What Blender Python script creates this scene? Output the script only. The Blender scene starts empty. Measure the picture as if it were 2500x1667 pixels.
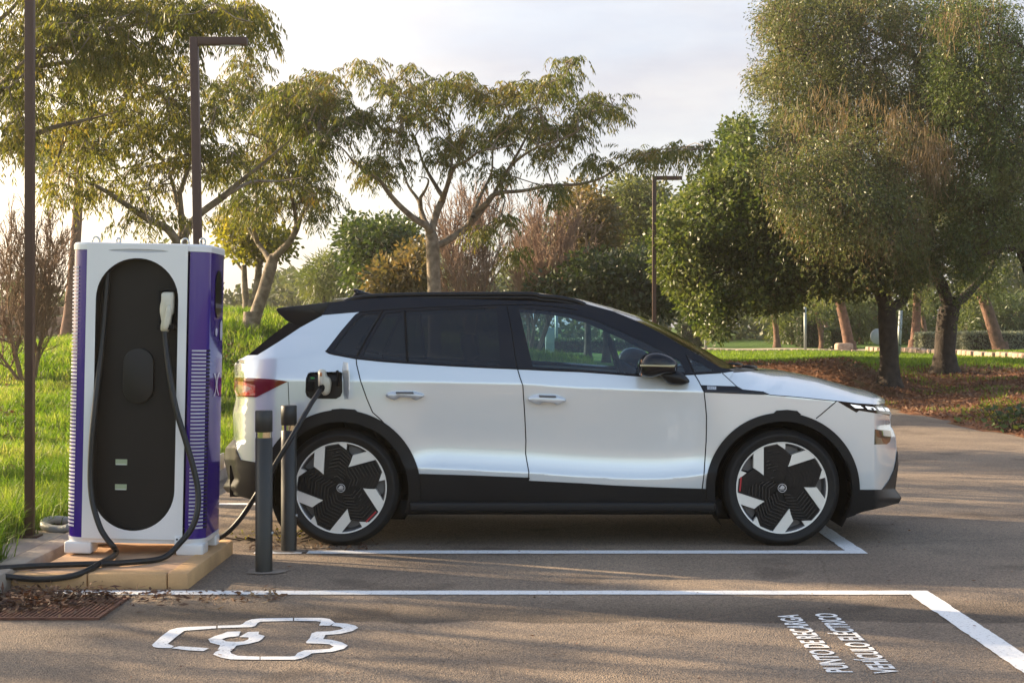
import bpy, bmesh, math, random
import numpy as np
from mathutils import Vector, Matrix
from mathutils.geometry import delaunay_2d_cdt

S = bpy.context.scene
COL = S.collection
R = math.radians

# ------------------------------------------------------------------ camera, sky, sun, exposure
CX, CY, F, HC = 1272.3, 795.1, 3667.0, 1.379      # principal point and focal length of the photograph, camera height
cam = bpy.data.cameras.new('camera'); camo = bpy.data.objects.new('camera', cam); COL.objects.link(camo)
camo.location = (0, 0, HC); camo.rotation_euler = (R(90), 0, 0)
cam.sensor_width = 36; cam.lens = F / 2500 * 36
cam.shift_x = (1250 - CX) / 2500; cam.shift_y = -(833.5 - CY) / 2500
cam.clip_start = 0.1; cam.clip_end = 3000
S.camera = camo

SUN_AZ, SUN_EL = -66.0, 20.0                        # left of straight ahead, behind the trees
world = bpy.data.worlds.new('World'); S.world = world; world.use_nodes = True
wn = world.node_tree.nodes; wl = world.node_tree.links
bg = wn['Background']
sky = wn.new('ShaderNodeTexSky'); sky.sky_type = 'NISHITA'; sky.sun_disc = False
sky.sun_elevation = R(SUN_EL); sky.sun_rotation = R(SUN_AZ); sky.air_density = 1.0; sky.dust_density = 1.5; sky.ozone_density = 1.0
tc = wn.new('ShaderNodeTexCoord'); mp = wn.new('ShaderNodeMapping'); mp.inputs['Scale'].default_value = (1.0, 1.0, 4.0)
nz = wn.new('ShaderNodeTexNoise'); nz.inputs['Scale'].default_value = 2.6; nz.inputs['Detail'].default_value = 6; nz.inputs['Roughness'].default_value = 0.55
rp = wn.new('ShaderNodeValToRGB'); rp.color_ramp.elements[0].position = 0.30; rp.color_ramp.elements[0].color = (.62, .62, .62, 1)
rp.color_ramp.elements[1].position = 0.68; rp.color_ramp.elements[1].color = (.93, .93, .93, 1)
mx = wn.new('ShaderNodeMix'); mx.data_type = 'RGBA'
# sheet of thin cloud, greyer and whiter in streaks; the clouds opposite the sun are brighter
nz2 = wn.new('ShaderNodeTexNoise'); nz2.inputs['Scale'].default_value = 5.5; nz2.inputs['Detail'].default_value = 7; nz2.inputs['Roughness'].default_value = .6
rc = wn.new('ShaderNodeValToRGB'); rc.color_ramp.elements[0].position = .36; rc.color_ramp.elements[0].color = (1.86, 1.80, 2.02, 1); rc.color_ramp.elements[1].position = .66; rc.color_ramp.elements[1].color = (2.38, 2.26, 2.30, 1)
rb_ = wn.new('ShaderNodeValToRGB'); rb_.color_ramp.elements[0].position = .40; rb_.color_ramp.elements[0].color = (1.5, 1.7, 2.1, 1); rb_.color_ramp.elements[1].position = .62; rb_.color_ramp.elements[1].color = (5.6, 5.5, 5.5, 1)
mc = wn.new('ShaderNodeMix'); mc.data_type = 'RGBA'
wl.new(tc.outputs['Generated'], mp.inputs['Vector']); wl.new(mp.outputs[0], nz.inputs['Vector']); wl.new(nz.outputs[0], rp.inputs[0])
sep = wn.new('ShaderNodeSeparateXYZ'); wl.new(tc.outputs['Generated'], sep.inputs[0])
front = wn.new('ShaderNodeMapRange'); front.interpolation_type = 'SMOOTHSTEP'      # thin cloud lies over the park, the sky behind the photographer is clear
front.inputs[1].default_value = -.35; front.inputs[2].default_value = .45; front.inputs[3].default_value = .42; front.inputs[4].default_value = 1.0
wl.new(sep.outputs[1], front.inputs[0])
wl.new(mp.outputs[0], nz2.inputs['Vector']); wl.new(nz2.outputs[0], rc.inputs[0]); wl.new(nz2.outputs[0], rb_.inputs[0])
fr2 = wn.new('ShaderNodeMapRange'); fr2.inputs[1].default_value = -.15; fr2.inputs[2].default_value = .25; wl.new(sep.outputs[1], fr2.inputs[0])
wl.new(fr2.outputs[0], mc.inputs[0]); wl.new(rb_.outputs[0], mc.inputs[6]); wl.new(rc.outputs[0], mc.inputs[7]); # the cloud sheet brightens and warms towards the sun
sv = wn.new('ShaderNodeVectorMath'); sv.operation = 'DOT_PRODUCT'; sv.inputs[1].default_value = (math.sin(R(SUN_AZ)) * math.cos(R(SUN_EL)), math.cos(R(SUN_AZ)) * math.cos(R(SUN_EL)), math.sin(R(SUN_EL))); wl.new(tc.outputs['Generated'], sv.inputs[0])
gl_ = wn.new('ShaderNodeMapRange'); gl_.interpolation_type = 'SMOOTHSTEP'; gl_.inputs[1].default_value = .40; gl_.inputs[2].default_value = .98; wl.new(sv.outputs['Value'], gl_.inputs[0])
ga = wn.new('ShaderNodeMix'); ga.data_type = 'RGBA'; ga.blend_type = 'ADD'; ga.inputs[7].default_value = (6.4, 4.7, 2.4, 1); wl.new(gl_.outputs[0], ga.inputs[0]); wl.new(mc.outputs[2], ga.inputs[6]); wl.new(ga.outputs[2], mx.inputs[7])
high = wn.new('ShaderNodeMapRange'); high.interpolation_type = 'SMOOTHSTEP'; high.inputs[1].default_value = .32; high.inputs[2].default_value = .75; high.inputs[3].default_value = 1.0; high.inputs[4].default_value = .25
wl.new(sep.outputs[2], high.inputs[0])                                              # and overhead it is blue
fm0 = wn.new('ShaderNodeMath'); fm0.operation = 'MULTIPLY'; wl.new(rp.outputs[0], fm0.inputs[0]); wl.new(high.outputs[0], fm0.inputs[1])
fm = wn.new('ShaderNodeMath'); fm.operation = 'MULTIPLY'; wl.new(fm0.outputs[0], fm.inputs[0]); wl.new(front.outputs[0], fm.inputs[1])
wl.new(fm.outputs[0], mx.inputs[0]); wl.new(sky.outputs[0], mx.inputs[6]); wl.new(mx.outputs[2], bg.inputs['Color'])
bg.inputs['Strength'].default_value = 0.12

sl = bpy.data.lights.new('sun', 'SUN'); sl.energy = 5.0; sl.angle = R(0.53); sl.color = (1.0, .78, .51)
so = bpy.data.objects.new('sun', sl); COL.objects.link(so)
sd = Vector((math.sin(R(SUN_AZ)) * math.cos(R(SUN_EL)), math.cos(R(SUN_AZ)) * math.cos(R(SUN_EL)), math.sin(R(SUN_EL))))
so.rotation_euler = sd.to_track_quat('Z', 'Y').to_euler(); so.location = (-20, 30, 20)
S.view_settings.view_transform = 'Standard'; S.view_settings.look = 'None'
S.view_settings.exposure = 1.58; S.view_settings.gamma = 1.0
S.cycles.max_bounces = 8; S.cycles.transparent_max_bounces = 16; S.cycles.caustics_reflective = False; S.cycles.caustics_refractive = False
S.cycles.use_denoising = True
S.cycles.sample_clamp_indirect = 6.0

# ------------------------------------------------------------------ helpers
rng = np.random.default_rng(7)
def W(px, py, Z): return np.array([(px - CX) * Z / F, Z, HC - (py - CY) * Z / F])
def Tz(ox, oy, s): return lambda x, y: (ox + x / s, oy + y / s)
TA = Tz(540, 680, 2.1776); TB = Tz(1220, 680, 2.5296); TC = Tz(1660, 860, 2.9033); TD = Tz(0, 560, 1.7422)
TE = Tz(520, 620, 2.8); TF = Tz(1680, 650, 2.8683); TG = Tz(1250, 730, 5.0043); TH = Tz(1900, 1250, 3.76); TI = Tz(0, 1250, 3.76)
TJ = Tz(330, 1480, 3.92); TK = Tz(520, 900, 3.1375); TL = Tz(700, 80, 2.178); TM = Tz(0, 0, 1.96); TN = Tz(1600, 0, 1.5678); TO = Tz(150, 570, 5.6)
TU = Tz(0, 0, 1 / 1.06293)
def conv(T, pts): return [T(*p) for p in pts]
def sst(a, b, x):
    t = np.clip((np.asarray(x, float) - a) / (b - a), 0, 1); return t * t * (3 - 2 * t)
def road_edge(x, y):
    """below zero on the asphalt, growing away from its far and right edges"""
    w = .12 * np.sin(x * 2.1 + 1) + .08 * np.sin(x * 5.3) + .10 * np.sin(y * 1.9) + .06 * np.sin(y * 4.7 + 2)
    return np.maximum(y - 26.5, np.minimum(x - 6.35, y - 16.5)) + w
def ground_z(x, y):
    x = np.asarray(x, float); y = np.asarray(y, float)
    e = road_edge(x, y)
    back = 0.55 * sst(0, 3.2 + 4.0 * sst(6, 7.5, x), e)
    back = back + .20 * np.exp(-((x - 8.0) / .8) ** 2) * sst(17.5, 20, y) * sst(28, 25, y)
    left = (0.07 + 0.42 * sst(20.5, 28, y) + 0.34 * sst(-3.6, -7, x) * sst(11, 22, y)) * sst(-2.80, -2.95, x)
    mound = 1.02 * np.exp(-((x + 4.4) / 3.4) ** 2 - ((y - 29.5) / 5.5) ** 2) * sst(20, 25, y) * sst(-2.6, -3.4, x - .5 * np.maximum(y - 26.5, 0) * 2)
    right = 0.20 * np.exp(-((x - 8.6) / 3.6) ** 2 - ((y - 29.5) / 3.5) ** 2) * sst(0, 2.5, e)
    lump = 0.03 * np.sin(x * 1.3 + y * .7) * np.sin(y * .9 - x * .5) * sst(.3, 2, e)
    far = .004 * np.maximum(y - 60, 0)
    return np.maximum(back, left) + mound + right + lump + far
def on_road(x, y): return (road_edge(np.asarray(x, float), np.asarray(y, float)) < .05) & (np.asarray(x) > -2.76)

# ---- materials
def new_mat(name):
    m = bpy.data.materials.new(name); m.use_nodes = True
    return m, m.node_tree.nodes, m.node_tree.links, m.node_tree.nodes['Principled BSDF']
def pmat(name, c1, rough=.5, metal=0.0, c2=None, scale=4.0, bump=0.0, bscale=60.0, coat=0.0, spec=.5, detail=5, rvar=0.0, emis=None, lo=.35, hi=.65):
    m, n, l, p = new_mat(name)
    p.inputs['Roughness'].default_value = rough; p.inputs['Metallic'].default_value = metal
    p.inputs['Coat Weight'].default_value = coat; p.inputs['Coat Roughness'].default_value = .03; p.inputs['Specular IOR Level'].default_value = spec
    t = n.new('ShaderNodeTexCoord')
    if c2 is None: c2 = tuple(v * .86 for v in c1)
    a = n.new('ShaderNodeTexNoise'); a.inputs['Scale'].default_value = scale; a.inputs['Detail'].default_value = detail
    r = n.new('ShaderNodeValToRGB'); r.color_ramp.elements[0].position = lo; r.color_ramp.elements[1].position = hi
    r.color_ramp.elements[0].color = (*c2, 1); r.color_ramp.elements[1].color = (*c1, 1)
    l.new(t.outputs['Object'], a.inputs['Vector']); l.new(a.outputs[0], r.inputs[0]); l.new(r.outputs[0], p.inputs['Base Color'])
    if rvar:
        mr = n.new('ShaderNodeMapRange'); mr.inputs[3].default_value = rough - rvar; mr.inputs[4].default_value = rough + rvar
        l.new(a.outputs[0], mr.inputs[0]); l.new(mr.outputs[0], p.inputs['Roughness'])
    if bump:
        b = n.new('ShaderNodeTexNoise'); b.inputs['Scale'].default_value = bscale; b.inputs['Detail'].default_value = 6
        bm = n.new('ShaderNodeBump'); bm.inputs['Strength'].default_value = bump; bm.inputs['Distance'].default_value = .02
        l.new(t.outputs['Object'], b.inputs['Vector']); l.new(b.outputs[0], bm.inputs['Height']); l.new(bm.outputs[0], p.inputs['Normal'])
    if emis:
        p.inputs['Emission Color'].default_value = (*emis[0], 1); p.inputs['Emission Strength'].default_value = emis[1]
    return m
def leafmat(name, cols, trans=.45, rough=.45, spec=.4):
    m, n, l, p = new_mat(name)
    g = n.new('ShaderNodeNewGeometry'); r = n.new('ShaderNodeValToRGB')
    while len(r.color_ramp.elements) < len(cols): r.color_ramp.elements.new(.5)
    for i, c in enumerate(cols):
        r.color_ramp.elements[i].position = i / (len(cols) - 1); r.color_ramp.elements[i].color = (*c, 1)
    t = n.new('ShaderNodeTexCoord'); nz = n.new('ShaderNodeTexNoise'); nz.inputs['Scale'].default_value = 1.1; nz.inputs['Detail'].default_value = 3
    l.new(t.outputs['Object'], nz.inputs['Vector'])
    ad = n.new('ShaderNodeMath'); ad.operation = 'MULTIPLY_ADD'; ad.inputs[1].default_value = .55
    ml = n.new('ShaderNodeMath'); ml.operation = 'MULTIPLY_ADD'; ml.inputs[1].default_value = 1.6; ml.inputs[2].default_value = -.57
    l.new(nz.outputs[0], ml.inputs[0]); l.new(g.outputs['Random Per Island'], ad.inputs[0]); l.new(ml.outputs[0], ad.inputs[2])
    l.new(ad.outputs[0], r.inputs[0]); l.new(r.outputs[0], p.inputs['Base Color'])
    p.inputs['Roughness'].default_value = rough; p.inputs['Specular IOR Level'].default_value = spec
    tr = n.new('ShaderNodeBsdfTranslucent'); hs = n.new('ShaderNodeHueSaturation'); hs.inputs['Value'].default_value = 1.7; hs.inputs['Saturation'].default_value = 1.1
    l.new(r.outputs[0], hs.inputs['Color']); l.new(hs.outputs[0], tr.inputs['Color'])
    ms = n.new('ShaderNodeMixShader'); ms.inputs[0].default_value = trans
    l.new(p.outputs[0], ms.inputs[1]); l.new(tr.outputs[0], ms.inputs[2]); l.new(ms.outputs[0], n['Material Output'].inputs['Surface'])
    return m
def glassmat(name, tint, refl=(1, 1, 1), ior=1.5, rough=0.0):
    m, n, l, p = new_mat(name); n.remove(p)
    tr = n.new('ShaderNodeBsdfTransparent'); tr.inputs[0].default_value = (*tint, 1)
    gl = n.new('ShaderNodeBsdfGlossy'); gl.inputs['Color'].default_value = (*refl, 1); gl.inputs['Roughness'].default_value = rough
    fr = n.new('ShaderNodeFresnel'); fr.inputs[0].default_value = ior
    ms = n.new('ShaderNodeMixShader'); l.new(fr.outputs[0], ms.inputs[0]); l.new(tr.outputs[0], ms.inputs[1]); l.new(gl.outputs[0], ms.inputs[2])
    l.new(ms.outputs[0], n['Material Output'].inputs['Surface'])
    return m

# ---- mesh building
WL = {}
def _loc(o): return WL.get(o.name, np.zeros(3)) if o is not None else np.zeros(3)
def tag(o, label=None, cat=None, group=None, kind=None):
    if label: o['label'] = label
    if cat: o['category'] = cat
    if group: o['group'] = group
    if kind: o['kind'] = kind
    return o
def thing(name, label, cat, loc, group=None):
    o = bpy.data.objects.new(name, None); COL.objects.link(o); o.empty_display_size = .1
    o.location = [float(v) for v in loc]; WL[o.name] = np.array(loc, float)
    return tag(o, label, cat, group)
def obj(name, V, Fc, mat, parent=None, smooth=True, origin=None, normals=None):
    """V world coordinates; Fc: list of index tuples or list of (n,k) arrays"""
    V = np.asarray(V, float).reshape(-1, 3)
    o0 = _loc(parent) if parent is not None else (np.array(origin, float) if origin is not None else np.zeros(3))
    me = bpy.data.meshes.new(name)
    if len(Fc) and isinstance(Fc[0], np.ndarray):
        me.vertices.add(len(V)); me.vertices.foreach_set('co', (V - o0).ravel())
        li = np.concatenate([f.ravel() for f in Fc]); tot = np.concatenate([np.full(len(f), f.shape[1]) for f in Fc])
        me.loops.add(len(li)); me.loops.foreach_set('vertex_index', li.astype(np.int32))
        me.polygons.add(len(tot)); st = np.concatenate([[0], np.cumsum(tot)[:-1]])
        me.polygons.foreach_set('loop_start', st.astype(np.int32))
        me.polygons.foreach_set('loop_total', tot.astype(np.int32))
        me.update(calc_edges=True)
    else:
        me.from_pydata([tuple(v) for v in (V - o0)], [], [tuple(int(i) for i in f) for f in Fc]); me.update()
    if smooth: me.polygons.foreach_set('use_smooth', np.ones(len(me.polygons), bool))
    if normals is not None: me.normals_split_custom_set_from_vertices([tuple(v) for v in normals])
    me.materials.append(mat)
    o = bpy.data.objects.new(name, me); COL.objects.link(o)
    if parent is not None: o.parent = parent; WL[o.name] = o0
    else: o.location = [float(v) for v in o0]; WL[o.name] = o0
    return o
class MB:
    def __init__(s): s.V = []; s.F = []
    def add(s, V, Fc):
        k = len(s.V); s.V += [tuple(v) for v in V]; s.F += [tuple(int(i) + k for i in f) for f in Fc]; return s
    def box(s, c, d, rot=None):
        c = np.array(c, float); h = np.array(d, float) / 2
        v = np.array([[x, y, z] for x in (-1, 1) for y in (-1, 1) for z in (-1, 1)]) * h
        if rot is not None: v = v @ np.array(rot).T
        return s.add(v + c, [(0, 1, 3, 2), (4, 6, 7, 5), (0, 4, 5, 1), (2, 3, 7, 6), (0, 2, 6, 4), (1, 5, 7, 3)])
    def tube(s, pts, r, n=8, cap=True): return s.add(*tube(pts, r, n, cap))
    def build(s, name, mat, parent=None, smooth=False, bevel=0, seg=2, auto=None):
        o = obj(name, s.V, s.F, mat, parent, smooth)
        if bevel:
            bm = bmesh.new(); bm.from_mesh(o.data); bmesh.ops.remove_doubles(bm, verts=bm.verts, dist=1e-5); bmesh.ops.recalc_face_normals(bm, faces=bm.faces)
            es = [e for e in bm.edges if len(e.link_faces) == 2 and e.calc_face_angle(0) > R(35)]
            bmesh.ops.bevel(bm, geom=es, offset=bevel, segments=seg, profile=.5, affect='EDGES', clamp_overlap=True)
            bm.to_mesh(o.data); bm.free(); o.data.polygons.foreach_set('use_smooth', np.ones(len(o.data.polygons), bool))
            o.data.set_sharp_from_angle(angle=R(40))
        if auto: o.data.polygons.foreach_set('use_smooth', np.ones(len(o.data.polygons), bool)); o.data.set_sharp_from_angle(angle=R(auto))
        return o
def catmull(pts, k=6):
    P = np.array(pts, float)
    if len(P) < 3: return P
    Q = np.vstack([2 * P[0] - P[1], P, 2 * P[-1] - P[-2]]); out = []
    for i in range(1, len(Q) - 2):
        a, b, c, d = Q[i - 1], Q[i], Q[i + 1], Q[i + 2]
        for t in np.linspace(0, 1, k, endpoint=False):
            out.append(.5 * ((2 * b) + (c - a) * t + (2 * a - 5 * b + 4 * c - d) * t * t + (3 * b - a - 3 * c + d) * t ** 3))
    out.append(P[-1]); return np.array(out)
def tube(pts, r, n=8, cap=True):
    P = np.array(pts, float); m = len(P); r = np.broadcast_to(np.asarray(r, float), (m,))
    Tn = np.gradient(P, axis=0); Tn /= np.linalg.norm(Tn, axis=1)[:, None] + 1e-12
    u = np.cross(Tn[0], [0, 0, 1.0]);
    if np.linalg.norm(u) < 1e-3: u = np.cross(Tn[0], [0, 1.0, 0])
    V = []
    a = np.linspace(0, 2 * np.pi, n, endpoint=False)
    for i in range(m):
        u = u - Tn[i] * (u @ Tn[i]); u /= np.linalg.norm(u) + 1e-12; w = np.cross(Tn[i], u)
        V.append(P[i] + r[i] * (np.cos(a)[:, None] * u + np.sin(a)[:, None] * w))
    V = np.vstack(V); Fc = []
    for i in range(m - 1):
        for j in range(n): Fc.append((i * n + j, i * n + (j + 1) % n, (i + 1) * n + (j + 1) % n, (i + 1) * n + j))
    if cap: Fc.append(tuple(range(n - 1, -1, -1))); Fc.append(tuple((m - 1) * n + j for j in range(n)))
    return V, Fc
def lathe_y(prof, c, n=64):
    """prof: (radius, y) revolved about the Y axis through c"""
    V = []; Fc = []; m = len(prof)
    for i in range(n):
        a = 2 * math.pi * i / n
        for r, y in prof: V.append((c[0] + r * math.cos(a), c[1] + y, c[2] + r * math.sin(a)))
    for i in range(n):
        for j in range(m - 1): Fc.append((i * m + j, i * m + j + 1, ((i + 1) % n) * m + j + 1, ((i + 1) % n) * m + j))
    return V, Fc
def lathe_z(prof, c, n=32):
    V = []; Fc = []; m = len(prof)
    for i in range(n):
        a = 2 * math.pi * i / n
        for r, z in prof: V.append((c[0] + r * math.cos(a), c[1] + r * math.sin(a), c[2] + z))
    for i in range(n):
        for j in range(m - 1): Fc.append((i * m + j, ((i + 1) % n) * m + j, ((i + 1) % n) * m + j + 1, i * m + j + 1))
    return V, Fc
def prism_y(poly, y0, y1):
    """poly: (x,z) points; extruded from y0 to y1"""
    n = len(poly); V = [(x, y0, z) for x, z in poly] + [(x, y1, z) for x, z in poly]
    Fc = [tuple(range(n)), tuple(range(2 * n - 1, n - 1, -1))] + [(i, i + n, (i + 1) % n + n, (i + 1) % n) for i in range(n)]
    return V, Fc
def pillow(pts, Z, t, sc=(.72, .93, 1, 1, .93, .72), at=(-.5, -.38, -.15, .15, .38, .5), k=3):
    """an outline traced at distance Z turned into a rounded body of thickness t"""
    P = [W(x, y, Z) for x, y in pts]
    P = np.array(P); P = catmull(np.vstack([P, P[:1]]), k)[:-1] if k > 1 else P
    c = P.mean(0); n = len(P); V = []; Fc = []
    for s, a in zip(sc, at): V += [c + (p - c) * s + np.array([0, a * t, 0]) for p in P]
    for i in range(len(sc) - 1):
        for j in range(n): Fc.append((i * n + j, (i + 1) * n + j, (i + 1) * n + (j + 1) % n, i * n + (j + 1) % n))
    Fc.append(tuple(range(n))); Fc.append(tuple((len(sc) - 1) * n + j for j in range(n - 1, -1, -1)))
    return V, Fc
def inpoly(P, poly):
    P = np.asarray(P); x, y = P[:, 0], P[:, 1]; c = np.zeros(len(P), bool); n = len(poly)
    for i in range(n):
        x1, y1 = poly[i]; x2, y2 = poly[(i + 1) % n]
        if y1 == y2: continue
        m = ((y1 > y) != (y2 > y)) & (x < (x2 - x1) * (y - y1) / (y2 - y1) + x1); c ^= m
    return c
def text_mesh(body, size, bold=0.0, extrude=0.0):
    cu = bpy.data.curves.new('t', 'FONT'); cu.body = body; cu.size = size; cu.extrude = extrude; cu.resolution_u = 3; cu.offset = bold
    o = bpy.data.objects.new('t', cu); COL.objects.link(o); bpy.context.view_layer.update()
    dg = bpy.context.evaluated_depsgraph_get(); me = bpy.data.meshes.new_from_object(o.evaluated_get(dg))
    V = np.array([v.co[:] for v in me.vertices]); Fc = [tuple(p.vertices) for p in me.polygons]
    bpy.data.objects.remove(o); bpy.data.curves.remove(cu); bpy.data.meshes.remove(me)
    return V, Fc
# ------------------------------------------------------------------ car
def car_materials():
    g = {}
    m, n, l, p = new_mat('white_paint'); p.inputs['Base Color'].default_value = (.79, .835, .84, 1); p.inputs['Roughness'].default_value = .20
    p.inputs['Coat Weight'].default_value = 1; p.inputs['Coat Roughness'].default_value = .02; p.inputs['Metallic'].default_value = .30; p.inputs['Coat IOR'].default_value = 1.7
    t = n.new('ShaderNodeTexCoord'); a = n.new('ShaderNodeTexNoise'); a.inputs['Scale'].default_value = 900; a.inputs['Detail'].default_value = 2
    b = n.new('ShaderNodeBump'); b.inputs['Strength'].default_value = .012; b.inputs['Distance'].default_value = .002
    l.new(t.outputs['Object'], a.inputs['Vector']); l.new(a.outputs[0], b.inputs['Height']); l.new(b.outputs[0], p.inputs['Normal'])
    g['paint'] = m
    g['clad'] = pmat('black_cladding', (.012, .012, .013), spec=.25, rough=.45, bump=.05, bscale=500, rvar=.06)
    g['gloss'] = pmat('gloss_black', (.006, .006, .009), rough=.07, coat=.0, spec=.42)
    g['roof'] = pmat('black_roof', (.009, .009, .012), rough=.12, coat=.4)
    g['satin'] = pmat('satin_black', (.008, .008, .009), rough=.36, spec=.35)
    g['dark'] = pmat('matt_black', (.008, .008, .009), rough=.8, spec=.2)
    g['tint'] = glassmat('privacy_glass', (.15, .17, .19), ior=1.55)
    g['glass'] = glassmat('window_glass', (.64, .86, .97), ior=1.7)
    g['wind'] = glassmat('windscreen_glass', (.5, .6, .62), ior=1.55)
    g['rubber'] = pmat('tyre_rubber', (.010, .010, .011), rough=.62, spec=.3, c2=(.016, .015, .014), scale=9, bump=.08, bscale=180)
    g['alloy'] = pmat('machined_alloy', (.84, .81, .74), rough=.35, metal=.2, c2=(.78, .75, .68))
    g['grey'] = pmat('grey_alloy', (.17, .17, .18), rough=.4, metal=.5)
    g['cover'] = pmat('aero_insert_black', (.004, .004, .005), rough=.42, spec=.25)
    g['rib'] = pmat('aero_rib_grey', (.014, .014, .017), rough=.25)  # paler than the inserts: the light caught by the ribs is put into the colour
    g['silver'] = pmat('silver_handle', (.62, .64, .66), rough=.22, metal=.35, coat=.5)
    g['red'] = pmat('tail_red', (.20, .006, .010), rough=.08, coat=1)
    g['redl'] = pmat('tail_bright_red', (.55, .03, .03), rough=.1, coat=1, c2=(.65, .35, .33), scale=30)
    g['drl'] = pmat('lamp_white', (.85, .88, .9), rough=.15, coat=1, emis=((.9, .95, 1), .5))
    g['tlens'] = pmat('tail_clear_lens', (.62, .50, .48), rough=.1, coat=1, c2=(.42, .22, .20), scale=45)
    g['lens'] = pmat('lamp_lens', (.012, .012, .009), rough=.05, coat=1, c2=(.06, .058, .02), scale=14)
    g['mirror'] = pmat('mirror_glass', (.8, .8, .8), rough=.02, metal=1)
    g['cream'] = pmat('cream_plastic', (.62, .58, .46), rough=.4, c2=(.55, .51, .4), scale=20)
    g['seat'] = pmat('seat_cloth', (.03, .032, .038), rough=.85, bump=.2, bscale=300)
    g['led'] = pmat('green_led', (.03, .40, .07), rough=.3)
    g['amber'] = pmat('indicator_lens', (.55, .47, .26), rough=.12, coat=1)
    g['redmark'] = pmat('red_accent', (.45, .02, .03), rough=.4)
    g['badge'] = pmat('badge_silver', (.65, .66, .68), rough=.25, metal=.4)
    g['disc'] = pmat('brake_disc', (.32, .31, .30), rough=.35, metal=.9)
    return g
M = car_materials()
ZN, WID = 9.38, 1.87                      # distance of the widest point of the near side; body width
YM = ZN + WID / 2
RC, FC, = (832.0, 1195.0), (1910.0, 1194.0)   # wheel centres in the photograph

def xs(pts): a = np.array(pts); return a[:, 0], a[:, 1]
nose_l = conv(TC, [(1445, 375), (1480, 402), (1500, 440), (1493, 480), (1494, 520), (1512, 550), (1530, 600), (1537, 690), (1543, 800), (1524, 945), (1522, 972), (1565, 1030), (1545, 1065)])
tail_l = conv(TE, [(220, 700), (180, 720), (150, 750), (147, 800), (150, 850), (145, 920), (157, 985), (150, 1030), (136, 1090), (139, 1180), (143, 1270)]) + conv(TA, [(28, 900), (20, 960), (42, 1062), (22, 1095), (15, 1110), (35, 1132)])
def _mono(l):
    y = np.array([p[1] for p in l]); x = np.array([p[0] for p in l]); o = np.argsort(y); return y[o], x[o]
ny, nx_ = _mono(nose_l); ty, tx_ = _mono(tail_l)
def belt(px): return np.interp(px, [560, 700, 811, 999, 1256, 1418, 1556, 1694, 1763, 2200], [876, 870, 868, 886.6, 899.5, 906, 914, 913, 911, 935])
def crease(px): return np.interp(px, [560, 704, 890, 1000, 1275, 1418, 1718, 1790, 1880, 2042, 2200], [925, 927, 930, 931.6, 937, 947, 957, 958, 964, 979, 992])
def lowcr(px): return np.interp(px, [900, 1030, 1160, 1290, 1345, 1400, 1450, 1497, 1536, 1576, 1610, 1640, 1672, 1702, 1760], [1140, 1141, 1147, 1153, 1157, 1161, 1164, 1166.3, 1167.4, 1168, 1167.4, 1166, 1163, 1159, 1152])
def depth(px, py):
    px = np.asarray(px, float); py = np.asarray(py, float)
    yb, yc, yl = belt(px), crease(px), lowcr(px)
    d = np.zeros(np.broadcast(px, py).shape)
    u = np.clip((yb - py) / 160.0, 0, 1.4)
    g = .052 + .165 * u + .055 * u * u
    s = np.clip((yc - py) / np.maximum(yc - yb, 8), 0, 1)
    d = np.where(py < yb, g, .052 * s ** 1.15)
    amp = sst(930, 1080, px) * sst(1790, 1690, px)
    q = np.clip((py - yc) / (yl - yc), 0, 1)
    und = .050 * q * (1 - q ** 6) * amp + (1 - amp) * .012 * q * q
    below = np.where(py > yl, .00022 * (py - yl) + .0000025 * (py - yl) ** 2, 0)
    d = np.where(py >= yc, und + below, d)
    # plan view: the corners turn in towards nose and tail
    xn = np.interp(py, ny, nx_); t1 = np.clip((px - 1960) / 172.0, 0, 1); t2 = np.clip((px - 2132) / np.maximum(xn - 2132, 20), 0, 1)
    d = d + .085 * t1 ** 2 + .045 * t2 + .40 * t2 ** 1.5
    xt = np.interp(py, ty, tx_); w = np.maximum(xt + 26 - 560, 24)
    t1 = np.clip((680 - px) / 92.0, 0, 1.3); t2 = np.clip((xt + 26 - px) / 26.0, 0, 1) * (py > 880)
    d = d + .10 * t1 ** 2 + .05 * t2 + .36 * t2 ** 1.5
    d = d + .05 * np.clip((900 - px) / 260.0, 0, 1.2) ** 2 * (py < yb) * np.clip(u * 3, 0, 1)
    return d
def lift(px, py, off=0.0):
    px = np.asarray(px, float); py = np.asarray(py, float)
    Z = ZN + depth(px, py)
    P = np.stack([(px - CX) * Z / F, Z, HC - (py - CY) * Z / F], -1)
    if np.any(off):
        N = lnorm(px, py); P = P + N * off
    return P
def lnorm(px, py, e=.6):
    a = lift(px + e, py) - lift(px - e, py); b = lift(px, py + e) - lift(px, py - e)
    n = np.cross(b, a); n /= np.linalg.norm(n, axis=-1)[..., None] + 1e-12
    n[n[..., 1] > 0] *= -1
    return n

belt_l = conv(TA, [(555, 385), (575, 397), (600, 403), (718, 425), (860, 440), (1000, 450), (1200, 462), (1400, 472), (1565, 479)]) + conv(TB, [(300, 566), (500, 574), (700, 588), (850, 600), (1000, 599), (1200, 590), (1366, 580)]) + conv(TC, [(300, 147)])
top_l = conv(TA, [(575, 128), (660, 118), (800, 106), (1000, 98), (1300, 93), (1655, 92)]) + conv(TB, [(350, 126), (480, 146), (530, 156), (700, 202), (850, 264), (1000, 340), (1150, 427), (1366, 550)]) + conv(TC, [(340, 117), (380, 135)])
shut_l = conv(TC, [(300, 148), (350, 193), (400, 240), (445, 265), (590, 280), (640, 302), (750, 310), (870, 320), (1000, 334), (1110, 345), (1250, 362), (1445, 375)])
bot_front = conv(TC, [(1440, 1095), (1300, 1125), (1175, 1168), (1100, 1160)])
sill_b = conv(TB, [(1335, 1443), (600, 1443), (0, 1443)]) + conv(TA, [(1000, 1241)])
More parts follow.
